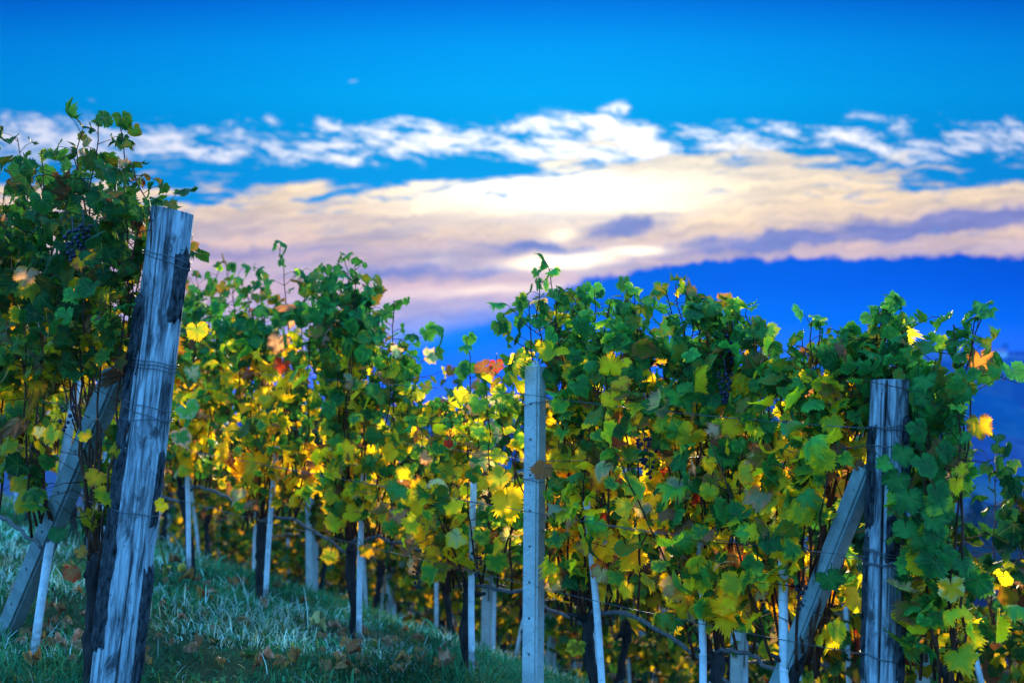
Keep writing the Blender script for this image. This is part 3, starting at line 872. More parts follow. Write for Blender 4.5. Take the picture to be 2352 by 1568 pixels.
# low leafy shoots that fill the fruiting zone
t = row_at(2110, MID)[0]
while t < 11.0:
    x, y = row_xy(MID, t); px = px_of(x, y)
    nn = MID + rng.normal(-.02, .14)
    if not (1960 < px < 2110 and nn < MID + 0.05) and not (1195 < px < 1255 and nn < MID):
        g = float(gz(x, y)); p = np.array([*row_xy(nn, t + rng.normal(0, .12)), g + rng.uniform(.75, 1.25)])
        shoots.append((t, p, rng.uniform(0, .05), rng.uniform(.9, 1.2), 1.05))
    t += rng.uniform(.11, .19)
hero_mid = [
    (1165, 1175, 5.60, 82, ('yellow', 'yellow'), (-.1, -1, .35), (.25, -.2, -1)), (1150, 1120, 5.62, 66, ('lime', 'gold'), (-.3, -1, .5), (-.6, 0, -.8)),
    (975, 1250, 6.15, 56, ('yellow', 'gold'), (.1, -1, .2), (-.1, 0, -1)), (900, 1055, 6.3, 46, ('yellow', 'yellow'), (-.4, -1, .3), (-.5, 0, -.6)),
    (930, 1095, 6.2, 48, ('yellow', 'lime'), (.2, -1, .4), (.4, 0, -.8)), (805, 1192, 6.55, 44, ('yellow', 'yellow'), (0, -1, .6), (.9, 0, -.3)),
    (758, 1290, 6.7, 46, ('lime', 'gold'), (-.2, -1, .2), (-.3, 0, -1)), (840, 1275, 6.5, 38, ('gold', 'brown'), (.3, -1, .3), (.3, 0, -1)),
    (1050, 1250, 5.85, 56, ('pale', 'yellow'), (0, -1, .8), (-.6, 0, -.5)), (1560, 1140, 5.0, 66, ('grey', 'pale'), (-.2, -1, .3), (-.1, 0, -1)),
    (1440, 1130, 5.25, 60, ('fresh', 'lime'), (.3, -1, .4), (.6, 0, -.8)), (1660, 1060, 4.85, 70, ('green', 'fresh'), (.1, -1, .5), (.5, 0, -.8)),
    (1800, 1275, 4.60, 76, ('yellow', 'gold'), (0, -1, .25), (.1, 0, -1)), (1905, 1350, 4.5, 66, ('green', 'deep'), (.1, -1, .4), (.4, 0, -.9)),
    (2115, 1310, 4.25, 78, ('gold', 'yellow'), (.1, -1, .2), (-.2, 0, -1)), (2185, 1370, 4.2, 66, ('gold', 'pale'), (-.1, -1, .1), (.1, 0, -1)),
    (2250, 995, 4.2, 62, ('gold', 'brown'), (-.2, -1, .1), (.1, 0, -1)), (2205, 1095, 4.2, 48, ('yellow', 'orange'), (.5, -1, .2), (.5, 0, -.8)), (2197, 1125, 4.2, 44, ('gold', 'yellow'), (-.8, -1, .1), (0, 0, -1)),
    (2075, 1060, 4.25, 60, ('green', 'deep'), (.1, -1, .3), (-.1, 0, -1)), (2110, 1000, 4.25, 58, ('deep', 'green'), (.2, -1, .4), (.4, 0, -.9)), (2060, 1120, 4.25, 62, ('green', 'deep'), (-.2, -1, .3), (-.4, 0, -.9)),
    (2125, 1090, 4.2, 72, ('deep', 'green'), (.2, -1, .5), (.3, 0, -.9)), (2090, 1170, 4.2, 78, ('green', 'deep'), (0, -1, .3), (.1, 0, -1)), (2150, 1150, 4.2, 66, ('deep', 'green'), (.3, -1, .3), (.2, 0, -1)),
    (2140, 1210, 4.2, 66, ('green', 'deep'), (.1, -1, .4), (.3, 0, -1)), (2080, 1230, 4.2, 56, ('green', 'green'), (-.1, -1, .5), (-.1, 0, -1)), (2035, 1080, 4.25, 44, ('fresh', 'green'), (-.2, -1, .5), (-.8, 0, -.3)),
    (2170, 1290, 4.2, 54, ('deep', 'green'), (.3, -1, .3), (.5, 0, -.8)), (2165, 1060, 4.25, 66, ('deep', 'green'), (.5, -1, .5), (.5, 0, -.8)), (2160, 950, 4.3, 62, ('deep', 'olive'), (.3, -1, .5), (.6, 0, -.8)),
    (2120, 930, 4.3, 60, ('green', 'deep'), (.1, -1, .5), (.2, 0, -1)), (2145, 1250, 4.2, 60, ('deep', 'green'), (-.1, -1, .3), (0, 0, -1)), (2110, 1260, 4.2, 52, ('green', 'olive'), (.4, -1, .2), (-.3, 0, -1)),
    (2255, 845, 4.25, 66, ('orange', 'brown'), (.1, -1, .2), (.2, 0, -1)), (1222, 925, 5.62, 36, ('deep', 'green'), (.0, -1, .4), (-.3, 0, -1)), (1245, 890, 5.60, 40, ('green', 'deep'), (.5, -1, .3), (.2, 0, -1)),
    (1140, 850, 5.8, 36, ('brown', 'red'), (.1, -1, .4), (.1, 0, -1)), (1030, 1025, 6.0, 22, ('red', 'red'), (.1, -1, .4), (.1, 0, -1)), (1095, 945, 5.9, 44, ('orange', 'pink'), (.1, -1, .4), (-.5, 0, -1)),
    (1420, 1113, 5.2, 22, ('red', 'brown'), (.1, -1, .4), (.1, 0, -1)), (818, 848, 6.7, 56, ('gold', 'pink'), (.1, -1, .4), (.3, 0, -.8)), (640, 800, 7.1, 54, ('pink', 'brown'), (.1, -1, .4), (-.2, 0, -1)),
    (620, 930, 7.1, 60, ('yellow', 'gold'), (.1, -1, .4), (-.4, 0, -.9)), (1380, 1330, 5.3, 44, ('pale', 'pink'), (.1, -1, .4), (-.3, 0, -1)), (1440, 1365, 5.2, 42, ('yellow', 'gold'), (-.2, -1, .4), (-.3, 0, -1)),
    (1600, 1425, 5.0, 50, ('pale', 'pink'), (.2, -1, .2), (.2, 0, -1)), (1325, 1500, 5.4, 48, ('olive', 'lime'), (.2, -1, .2), (-.4, 0, -1)), (1330, 905, 5.3, 56, ('green', 'fresh'), (.1, -1, .6), (.4, 0, -.7)),
    (1560, 935, 4.95, 78, ('fresh', 'green'), (.1, -1, .6), (.4, 0, -.8)), (1420, 870, 5.2, 66, ('green', 'fresh'), (-.1, -1, .6), (-.3, 0, -.8)), (1500, 960, 5.1, 70, ('deep', 'green'), (-.1, -1, .5), (.3, 0, -.8)),
    (1905, 925, 4.6, 50, ('gold', 'pink'), (.1, -1, .3), (.4, 0, -.8)), (1830, 1020, 4.7, 60, ('fresh', 'green'), (.1, -1, .5), (-.3, 0, -.8)), (1000, 1330, 6.0, 46, ('lime', 'gold'), (.1, -1, .7), (-.8, 0, -.5)),
]
bunches_mid = [(1478, 1005, 5.1, 22), (1490, 1035, 5.12, 14), (1683, 768, 4.95, 18), (1664, 858, 4.85, 24), (1095, 1270, 5.95, 16), (1845, 1335, 4.65, 20), (960, 1300, 6.2, 14), (1752, 1320, 4.8, 16)]


def lab_mid(i):
    return ['slender leafy vine beyond the cracked wooden end post, shoots overhanging its right side', 'vine standing behind the leaning concrete prop of the right end post',
            'yellow vine just left of the right concrete prop, next to a white stake', 'dark gnarled vine with a long drooping cane, just right of the middle concrete post',
            'dark forked vine just left of the middle concrete post, beside an upright white stake', 'crooked trunked vine with a white stake at its right, second left of the concrete post',
            'blurred tall vine with a leaning white stake, three vines left of the concrete post', 'blurred vine with black bent trunk just right of the left wooden post'][i] if i < 8 else \
        f'{ORD[i - 8]} middle row vine counted from the large wooden post leftwards, behind the front vines'


GAIN[0] = 1.15
mid_roots = build_row(MID, vines, shoots, lab_mid, 'vines of the middle row', env_mid, hero_mid, bunches_mid)

# ------------------------------------------------------------------ front row on the left
LEFT = 2.0
env_left = interp_env([(-250, 330), (-60, 400), (0, 450), (50, 420), (110, 520), (150, 430), (195, 300), (240, 275), (300, 310), (318, 420), (332, 560), (360, 720)])
tips_left = [(40, 318, 0, .8), (95, 345, .03, .5), (225, 278, 0, 1.15), (275, 285, .03, 1.1), (305, 380, .05, 1.1), (10, 430, 0, 1), (165, 345, 0, 1.0), (190, 300, 0, 1.1), (322, 520, .05, 1.0), (-40, 340, 0, 1), (-120, 330, 0, 1), (60, 440, 0, .8)]
left_t = [row_at(px, LEFT)[0] for px in (250, 140)]
left_t = [left_t[0] + .10, left_t[1] + .12]
while left_t[-1] < 7.6: left_t.append(left_t[-1] + .80)
vines = [dict(t=t, head=0.45 + rng.uniform(-.04, .06), cane=(left_t[i - 1] + .05 if i else None), r=.026) for i, t in enumerate(left_t)]
vines[1]['dn'] = .20
shoots = []
for (px, py, nod, dens) in tips_left:
    t, p = tip_point(px, py, LEFT + .05 + rng.normal(0, .05)); shoots.append((t + rng.normal(0, .05), p, nod, dens * .95, 0.95))
t = row_at(310, LEFT)[0]
while t < 8.2:
    x, y = row_xy(LEFT, t); px = px_of(x, y)
    nn = LEFT + .08 + rng.normal(0, .10)
    if px > 240: nn = LEFT + abs(rng.normal(.14, .08))
    py = env_left(px) + abs(rng.normal(0, 130)) * 5 / y + 40
    _, p = tip_point(px, py, nn)
    shoots.append((t + rng.normal(0, .06), p, rng.uniform(0, .05), rng.uniform(.75, 1.05), 1.0))
    t += rng.uniform(.055, .085)
hero_left = [
    (190, 610, 4.75, 66, ('gold', 'brown'), (0, -1, .3), (-.2, 0, -1)), (60, 650, 4.9, 56, ('pink', 'orange'), (.1, -1, .2), (-.3, 0, -1)), (452, 775, 4.55, 50, ('lime', 'gold'), (.3, -1, .3), (.1, 0, -1)),
    (440, 870, 4.55, 44, ('grey', 'green'), (.4, -1, .5), (.3, 0, -.9)), (430, 960, 4.5, 54, ('fresh', 'grey'), (.2, -1, .5), (.4, 0, -.8)), (415, 1020, 4.5, 54, ('green', 'pink'), (.1, -1, .5), (.4, 0, -.9)),
    (372, 1170, 4.6, 34, ('yellow', 'gold'), (.2, -1, .3), (-.6, 0, -.7)), (440, 575, 4.75, 30, ('olive', 'brown'), (.2, -1, .3), (.6, 0, -.7)), (120, 1010, 4.75, 48, ('lime', 'gold'), (-.2, -1, .5), (-.6, 0, -.7)),
    (90, 1000, 4.8, 34, ('pale', 'gold'), (.2, -1, .2), (-.2, 0, -1)), (195, 1010, 4.6, 34, ('gold', 'lime'), (.1, -1, .2), (.2, 0, -1)), (165, 1330, 4.5, 46, ('brown', 'red'), (.1, -1, .1), (.1, 0, -1)),
    (130, 1240, 4.5, 44, ('deep', 'deep'), (-.1, -1, .3), (-.1, 0, -1)), (185, 1275, 4.5, 30, ('orange', 'brown'), (.1, -1, .2), (.4, 0, -.7)), (220, 1110, 4.75, 50, ('gold', 'orange'), (.1, -1, .4), (-.4, 0, -.7)),
    (170, 690, 4.7, 56, ('green', 'fresh'), (.1, -1, .5), (.2, 0, -1)), (205, 680, 4.7, 58, ('deep', 'green'), (-.1, -1, .6), (-.4, 0, -1)), (150, 740, 4.7, 52, ('green', 'fresh'), (-.2, -1, .5), (.1, 0, -1)), (230, 750, 4.68, 46, ('fresh', 'lime'), (.2, -1, .4), (.3, 0, -1)),
]
bunches_left = [(190, 515, 4.75, 20), (165, 530, 4.75, 16), (150, 930, 4.85, 8)]


def lab_left(i):
    return ['tall dark vine close behind the large leaning wooden post, reaching highest on the left', 'vine with a thick black trunk behind the left concrete prop and white stake',
            'vine at the left edge of the front row with orange leaves'][i] if i < 3 else f'{ORD[i - 3]} vine of the front row hidden past the left edge'


GAIN[0] = 0.55  # leaf colours darkened: paints the silhouette against the bright sky
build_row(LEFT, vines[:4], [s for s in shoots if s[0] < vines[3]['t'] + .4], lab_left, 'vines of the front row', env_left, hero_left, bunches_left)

# ------------------------------------------------------------------ rows further down the slope, built once and copied
def far_vine(seed):
    ZONES.clear(); GAIN[0] = 0.52; BIAS[0] = 0.14  # lower rows' leaf colours darkened to paint out their backlit glow
    """one blurred vine of the lower rows, in local space with the row along local x"""
    root = empty('grape_vine', (0, 0, 0))
    make_trunk((0, 0, 0), (rng.normal(0, .05), 0, .46), .026, root, (0, 0, 0))
    CP = cane_pts(np.array([0, 0, .46]), np.array([.75, 0, .46]), .1); A = Acc(); A.tube(CP, .009, 5); A.build('cane', M['cane'], root)
    S, L = Acc(), Leaves(False)
    nv, tv = np.array([0, -1.0, 0]), np.array([1.0, 0, 0])
    for k in range(15):
        xb = rng.uniform(-.1, .8)
        tip = np.array([xb - .35 + rng.normal(0, .1), rng.normal(0, .12), rng.uniform(1.1, 1.75)])
        make_shoot((xb - .35, rng.normal(0, .04), .42), tip, .35, 1.75, nv, False, S, L, 0.95, 0.03, 1.12)
    for k in range(34):
        p = np.array([rng.uniform(-.45, .45), rng.normal(0, .14), rng.uniform(.55, 1.1)])
        h = (p[2] - .35) / 1.4
        L.add(p, unit([rng.normal(0, .5), -1, rng.uniform(0, .8)]), unit([rng.normal(0, .5), rng.normal(0, .3), -1]), rng.uniform(.045, .07), *leaf_cols(h))
    S.build('shoots', M['shoot'], root); L.build('leaves', root)
    return root


def copy_tree(o, parent=None):
    c = o.copy(); col.objects.link(c)
    if parent is not None: c.parent = parent
    for ch in list(o.children): copy_tree(ch, c)
    return c


protos = [far_vine(k) for k in range(5)]
used = [False] * 5
ROWZ = math.atan2(TY, TX)


def far_row(n, t0, t1, label, group):
    t, i, out = t0, 0, []
    while t < t1:
        k = int(rng.integers(0, 5))
        o = protos[k] if not used[k] else copy_tree(protos[k])
        used[k] = True
        x, y = row_xy(n, t)
        o.location = (x, y, float(gz(x, y)) - 0.01)
        o.rotation_euler = (0, 0, ROWZ + (math.pi if rng.random() < .5 else 0) + rng.normal(0, .05))
        s = rng.uniform(.92, 1.06); o.scale = (s, s, s)
        tag(o, label(i), 'vine', group); out.append(t)
        t += .82 + rng.normal(0, .05); i += 1
    return out


THIRD, FOURTH, FIFTH = 5.7, 7.65, 9.6
t3 = far_row(THIRD, 2.55, 12.6, lambda i: f'{ORD[i]} blurred vine from the right edge in the row just below the middle row', 'vines of the third row')
t5 = far_row(FIFTH, 5.8, 19.5, lambda i: f'{ORD[i]} dim vine from the right in the fifth row, lowest on the slope', 'vines of the fifth row')
t4 = far_row(FOURTH, 4.3, 17.5, lambda i: f'{ORD[i]} blurred vine from the right in the fourth row, glimpsed between nearer trunks', 'vines of the fourth row')

# ------------------------------------------------------------------ stakes
def stake_mesh(L_, r=.0135):
    A = Acc(); zz = np.linspace(-.08, L_, 9)
    A.tube(np.stack([.012 * np.sin(zz * 2.6), .006 * np.sin(zz * 4), zz], 1), r * np.ones(9), 12)
    for z in (L_ * .45, L_ * .72): A.tube([[0, 0, 0]] * 0 or np.stack([.012 * np.sin(z * 2.6) + (r + .001) * np.cos(np.linspace(0, 6.3, 14)), .006 * np.sin(z * 4) + (r + .001) * np.sin(np.linspace(0, 6.3, 14)), np.full(14, z)], 1), .0016, 4)
    V = np.concatenate(A.V); return tri_mesh('vine_stake', V, np.concatenate(A.F), M['stake'])


STK = stake_mesh(.82); STKT = stake_mesh(.86, .016)


def stake(base, top, label, group, me=None):
    o = link('vine_stake', me or STK, None, base)
    o.rotation_euler = (Vector(top) - Vector(base)).to_track_quat('Z', 'Y').to_euler()
    tag(o, label, 'stake', group); return o


def stake_px(bx, by, tx, ty, n, dn, label, group, me=None):
    t, x, y = row_at(bx, n - dn)
    b = np.array([x, y, float(gz(x, y))])
    tp = at(tx, ty, y + .0)
    stake(b, tp, label, group, me)


G1 = 'white stakes of the middle row'
for bx, tx, lab in [(1385, 1345, 'white stake leaning left behind the drooping cane right of the middle concrete post'), (1085, 1088, 'white upright stake beside the forked vine left of the middle concrete post'),
                    (827, 838, 'white stake right of the crooked dark trunk in the left middle'), (612, 645, 'white stake leaning right beside a straight black trunk, third from the concrete post'),
                    (437, 425, 'white stake against the bent black trunk just right of the wooden post'), (1803, 1806, 'broad white stake just left of the right concrete prop'), (1610, 1605, 'thin white stake half hidden in yellow leaves left of the right prop')]:
    tb, x, y = row_at(bx, MID - .045)
    py = 900 - (float(gz(x, y)) - EYE) / y * F
    k = (py - 1000) / 500.0
    stake(np.array([x, y, float(gz(x, y))]), at(tx + (tx - bx) * (.0), py - 520, y), lab, G1, STKT if bx == 1803 else STK)
for i, t in enumerate(mid_t[8:]):
    x, y = row_xy(MID - .05, t + .06); b = np.array([x, y, float(gz(x, y))])
    stake(b, b + [rng.normal(0, .05), 0, 1], f'{ORD[i]} white stake of the middle row left of the large wooden post', G1)
t, x, y = row_at(84, LEFT + .04); b = np.array([x, y, float(gz(x, y))])
stake(b, at(172, 880, y), 'tall white stake crossing behind the leaning concrete prop at the left edge', 'white stakes of the front row', stake_mesh(1.05, .0165))
t, x, y = row_at(250, LEFT + .12); b = np.array([x, y, float(gz(x, y))])
stake(b, b + [.0, .02, 1], 'white stake mostly hidden behind the large wooden post', 'white stakes of the front row')
for i, t in enumerate(t3):
    x, y = row_xy(THIRD - .05, t + .07); b = np.array([x, y, float(gz(x, y))])
    stake(b, b + [rng.normal(0, .09), rng.normal(0, .05), 1], f'blurred white stake at the {ORD[i]} vine from the right in the third row', 'white stakes of the third row')
for i, t in enumerate(t4[::2]):
    x, y = row_xy(FOURTH - .05, t + .07); b = np.array([x, y, float(gz(x, y))])
    stake(b, b + [rng.normal(0, .08), rng.normal(0, .05), 1], f'{ORD[i]} faint white stake from the right in the fourth row', 'white stakes of the fourth row')

# ------------------------------------------------------------------ concrete posts and props
def concrete_mesh(name, w, d, L_, hole_gap=.15, hole_r=.006, first=.1, round_top=True, cut_side='front'):
    """square bar with bevelled edges and cast holes through it, standing on its base"""
    import bmesh
    bm = bmesh.new()
    bmesh.ops.create_cube(bm, size=1.0)
    for v in bm.verts: v.co = (v.co.x * w, v.co.y * d, (v.co.z + .5) * L_)
    bmesh.ops.bevel(bm, geom=[e for e in bm.edges if abs(e.verts[0].co.z - e.verts[1].co.z) > .1], offset=w * .13, segments=2, affect='EDGES')
    top = [e for e in bm.edges if all(v.co.z > L_ - 1e-4 for v in e.verts)]
    if round_top: bmesh.ops.bevel(bm, geom=top, offset=w * .30, segments=5, affect='EDGES')
    me = bpy.data.meshes.new(name); bm.to_mesh(me); bm.free()
    o = bpy.data.objects.new('tmp_bar', me); col.objects.link(o)
    bc = bmesh.new(); z = first
    while z < L_ - .03:
        r = bmesh.ops.create_cone(bc, cap_ends=True, segments=14, radius1=hole_r, radius2=hole_r, depth=d * 3)['verts']
        for v in r: v.co = (v.co.x + w * .0, v.co.z, v.co.y + z)
        z += hole_gap
    bmesh.ops.recalc_face_normals(bc, faces=bc.faces)
    mc = bpy.data.meshes.new('tmp_cut'); bc.to_mesh(mc); bc.free()
    oc = bpy.data.objects.new('tmp_cut', mc); col.objects.link(oc)
    md = o.modifiers.new('b', 'BOOLEAN'); md.operation = 'DIFFERENCE'; md.object = oc; md.solver = 'EXACT'
    dg = bpy.context.evaluated_depsgraph_get()
    res = bpy.data.meshes.new_from_object(o.evaluated_get(dg))
    if len(res.polygons) < 40: res = me.copy()
    res.name = name; res.materials.clear(); res.materials.append(M['concrete'])
    bpy.data.objects.remove(o); bpy.data.objects.remove(oc); bpy.data.meshes.remove(mc)
    return res


def ring_tie(post, r, z, tilt=0.0, wire=.0018, start=-100, end=100, k=26):
    """wire wrapped round the near side of a post of local radius r"""
    th = np.radians(np.linspace(start, end, k))
    A = Acc(); A.tube(np.stack([np.sin(th) * r, -np.cos(th) * r, z + tilt * np.sin(th) + .002 * np.sin(th * 5)], 1), wire, 5)
    A.build('wire_tie', M['wire'], post)


PM = concrete_mesh('concrete_post', .068, .068, 1.48)
t, x, y = row_at(1223, MID - .12)
zb = float(gz(x, y)) - .05
ztop = at(1225, 830, y)[2]
o = link('concrete_post', PM, None, (x, y, zb)); o.rotation_euler = (0, R(.6), R(-32)); o.scale = (1, 1, (ztop - zb) / 1.48)
tag(o, 'round topped concrete post with a column of holes, in sharp focus amid the vines', 'post', 'concrete posts')
for zz, ti in ((1.40 - .10, .01), (.985, .006), (.98, -.01)): ring_tie(o, .045, zz, ti, .0016, -180, 180, 30)
post_ref = (x, y, ztop)
PM2 = concrete_mesh('concrete_post', .075, .075, 1.6, hole_gap=.22)
for px, n, lab in [(720, THIRD, 'blurred blue grey concrete post left of centre behind the crooked vine'), (1120, THIRD, 'blurred concrete post just left of the middle post, in the row behind'), (355, THIRD, 'blurred concrete post seen just right of the large wooden post'),
                   (1690, THIRD, 'concrete post low behind the yellow leaves left of the right prop'), (2110, THIRD, 'concrete post right of the right wooden post, half hidden by leaves'), (900, FOURTH, 'small far concrete post in the fourth row left of centre'),
                   (1262, FOURTH, 'far concrete post close behind the right side of the middle concrete post'), (392, FOURTH, 'dim far concrete post, second to the right of the large wooden post')]:
    t, x, y = row_at(px, n - .05)
    o = link('concrete_post', PM2, None, (x, y, float(gz(x, y)) - .1)); o.rotation_euler = (0, R(rng.normal(0, .8)), R(-30 + rng.normal(0, 6)))
    tag(o, lab, 'post', 'concrete posts')


def prop(b, tp, w, roll, label):
    b, tp = Vector(b), Vector(tp); L_ = (tp - b).length
    me = concrete_mesh('concrete_prop', w, w, L_, hole_gap=.235, hole_r=.008, first=.16, round_top=False)
    me.materials.clear(); me.materials.append(M['prop_concrete'])
    o = link('concrete_prop', me, None, b)
    zax = (tp - b).normalized(); ref = Vector((0, -1, 0)); yax = (-(ref - zax * ref.dot(zax))).normalized(); xax = yax.cross(zax)
    m = Matrix((xax, yax, zax)).transposed() @ Matrix.Rotation(roll, 3, 'Z')
    o.rotation_euler = m.to_euler()
    tag(o, label, 'prop', 'leaning concrete props'); return o


# left prop
t, x, y = row_at(-20, LEFT + .10)
b = at(-8, 1500, y); b[2] = float(gz(b[0], b[1])) - .12
tl, xl, yl = row_at(262, LEFT + .04)
prop(b, at(266, 862, yl + .02), .076, R(-22), 'leaning concrete prop with holes bracing the large wooden post at the left edge')
# right prop
tr_, xr, yr = row_at(1692, MID - .03)
b = np.array([xr, yr, float(gz(xr, yr)) - .06])
tq, xq, yq = row_at(2000, MID - .02)
prop(b, at(1992, 1075, yq), .062, R(33), 'leaning pitted concrete prop bracing the cracked wooden post on the right')

# ------------------------------------------------------------------ wooden end posts
def wood_post(name, base, top, r0, r1, label, seed, cracks, flats):
    base, top = np.asarray(base, float), np.asarray(top, float)
    L_ = np.linalg.norm(top - base); nt, nz = 200, 170
    th = np.linspace(-math.pi, math.pi, nt, endpoint=False); zz = np.linspace(0, L_, nz)
    TH, ZZ = np.meshgrid(th, zz)
    f = ZZ / L_
    r = r0 + (r1 - r0) * f
    cx, cy = np.cos(TH), np.sin(TH)
    r = r * (1 + .10 * fbm(cx * 1.5 + 7, ZZ * .9 + cy * 1.5, seed, 3) + .05 * fbm(cx * 5 + cy * 3, ZZ * 3, seed + 9, 3))
    gr = np.clip(fbm(TH * 20, ZZ * 2.4 + .25 * TH, seed + 4, 3) * 7 - 1.1, 0, 1)
    r = r - .0045 * gr
    for (a, d) in flats:
        dd = (np.cos(TH - a)); r = np.minimum(r, d / np.maximum(dd, .2))
    ck = np.zeros_like(r)
    for (a, z0, z1, w_, dep) in cracks:
        cen = a + .10 * fbm(ZZ * 3, ZZ * 0 + a, seed + 30, 3) * 2
        g = np.exp(-((TH - cen) / w_) ** 2) * np.clip((ZZ - z0) / .05, 0, 1) * np.clip((z1 - ZZ) / .08, 0, 1)
        r = r - dep * g; ck = np.maximum(ck, g)
    ck = np.maximum(ck, np.clip(fbm(TH * 9, ZZ * 1.3, seed + 50, 3) * 6 - 2.1, 0, 1) * .5)
    ck = np.maximum(ck, gr * .6)
    V = np.stack([np.sin(TH) * r, -np.cos(TH) * r, ZZ - .007 * (f > .999) * np.sin(TH) * (1 if seed == 11 else -.2)], -1).reshape(-1, 3)
    i = np.arange(nt * nz).reshape(nz, nt); j = np.roll(i, -1, 1)
    a_, b_, c_, d_ = i[:-1].ravel(), j[:-1].ravel(), j[1:].ravel(), i[1:].ravel()
    Fc = np.concatenate([np.stack([a_, b_, c_], 1), np.stack([a_, c_, d_], 1)])
    # cut end: its own ring so that the rim stays crisp
    rim = V[i[-1]]; n0 = len(V)
    inn = rim * np.array([.55, .55, 1]) + [0, 0, .002]
    V = np.concatenate([V, rim, inn, [[0, 0, rim[:, 2].mean() + .001]]])
    k = np.arange(nt); kn = np.roll(k, -1)
    Fc = np.concatenate([Fc, np.stack([n0 + k, n0 + kn, n0 + nt + kn], 1), np.stack([n0 + k, n0 + nt + kn, n0 + nt + k], 1), np.stack([n0 + nt + k, n0 + nt + kn, np.full(nt, n0 + 2 * nt)], 1)])
    ca = np.zeros((len(V), 4)); ca[:nt * nz, :3] = ck.ravel()[:, None]; ca[:, 3] = 1
    o = link(name, tri_mesh(name, V, Fc, M['wood'], {'crack': ca}), None, base)
    o.rotation_euler = Vector(top - base).to_track_quat('Z', 'Y').to_euler()
    # keep the marked face towards the open side of the row: undo any twist of the tracking
    zax = Vector(top - base).normalized(); ref = Vector((0, -1, 0)); yax = (-(ref - zax * ref.dot(zax))).normalized()
    o.rotation_euler = Matrix((yax.cross(zax), yax, zax)).transposed().to_euler()
    tag(o, label, 'post', 'wooden end posts')
    rad = lambda a, z: float(np.interp(z, zz, r[:, int(((a + math.pi) / (2 * math.pi)) * nt) % nt]))
    return o, rad, L_


def bark(parent, rad, a0, a1, z0, z1, seed, thick=.009, ragged=.25):
    """a strip of old bark still clinging to the post"""
    na, nz = max(10, int((a1 - a0) / .07)), max(14, int((z1 - z0) / .012))
    A_, Z_ = np.meshgrid(np.linspace(0, 1, na), np.linspace(0, 1, nz))
    wob = ragged * (fbm(Z_ * 7, Z_ * 0 + seed, seed, 3)); wob2 = ragged * fbm(Z_ * 6, Z_ * 0 + seed + 5, seed + 3, 3)
    aa = a0 + (a1 - a0) * (A_ * (1 + wob - wob2) - wob * .6)
    zz_ = z0 + (z1 - z0) * Z_ + .05 * (fbm(A_ * 5, A_ * 0 + 3, seed + 8, 2)) * (np.abs(Z_ - .5) > .3)
    R0 = np.array([[rad(a, z) for a, z in zip(ra, rz)] for ra, rz in zip(aa, zz_)])
    cell = fbm(aa * 14, zz_ * 26, seed + 12, 3)
    h = thick * (1 + .9 * cell) * np.clip(np.minimum.reduce([A_, 1 - A_, Z_ * 3, (1 - Z_) * 3]) * 7, 0, 1)
    h = h - .005 * np.clip(fbm(aa * 10, zz_ * 2, seed + 20, 2) * 5, 0, 1)
    Ro = R0 + np.maximum(h, -.001)
    V = np.concatenate([np.stack([np.sin(aa) * Q, -np.cos(aa) * Q, zz_], -1).reshape(-1, 3) for Q in (Ro, R0 - .006)])
    i = np.arange(na * nz).reshape(nz, na)
    q = lambda m: np.concatenate([np.stack([m[:-1, :-1].ravel(), m[:-1, 1:].ravel(), m[1:, 1:].ravel()], 1), np.stack([m[:-1, :-1].ravel(), m[1:, 1:].ravel(), m[1:, :-1].ravel()], 1)])
    n0 = na * nz
    edge = np.concatenate([i[0], i[1:, -1], i[-1, ::-1][1:], i[::-1, 0][1:-1]]); en = np.roll(edge, -1)
    Fc = np.concatenate([q(i), q(i)[:, ::-1] + n0, np.stack([edge, edge + n0, en], 1), np.stack([en, edge + n0, en + n0], 1)])
    return link('bark', tri_mesh('bark', V, Fc, M['post_bark'], smooth=False), parent)


# large leaning post on the left
tp_, xp, yp = row_at(258, LEFT)
bz = float(gz(xp, yp)) - .15
u = (1568 - 480)
bot = at(263, 1568, yp); topp = at(396, 483, yp - .02)
d = (topp - bot) / (topp[2] - bot[2]); base = bot + d * (bz - bot[2])
wl, radl, Ll = wood_post('wooden_post', base, topp, .079, .071, 'large weathered wooden end post leaning right, dark bark down its left side', 11,
                         [(-.55, .9, 1.5, .05, .006), (.35, .2, .7, .04, .004), (-.2, 1.2, 1.8, .03, .003)], [(0.15, .070)])
zt = Ll
bark(wl, radl, -1.75, -.50, .34, 1.00, 2, .013, .3)
bark(wl, radl, -1.75, -.58, .98, 1.50, 12, .013, .3)
bark(wl, radl, .62, 1.60, zt - .36, zt - .13, 3, .010, .35)
bark(wl, radl, .95, 1.75, .22, .62, 5, .010, .3)
bark(wl, radl, .98, 1.5, .75, 1.0, 6, .007, .3)
zl = lambda py: float((at(0, py, yp)[2] - base[2]) / (topp[2] - base[2]) * Ll)
for py, ti in ((590, -.012), (601, -.020), (830, -.004), (838, -.002), (846, -.004), (930, -.012), (948, -.020), (962, .008), (1172, -.004)):
    ring_tie(wl, .0815 if py < 900 else .084, zl(py), ti, .0017, -115, 115)

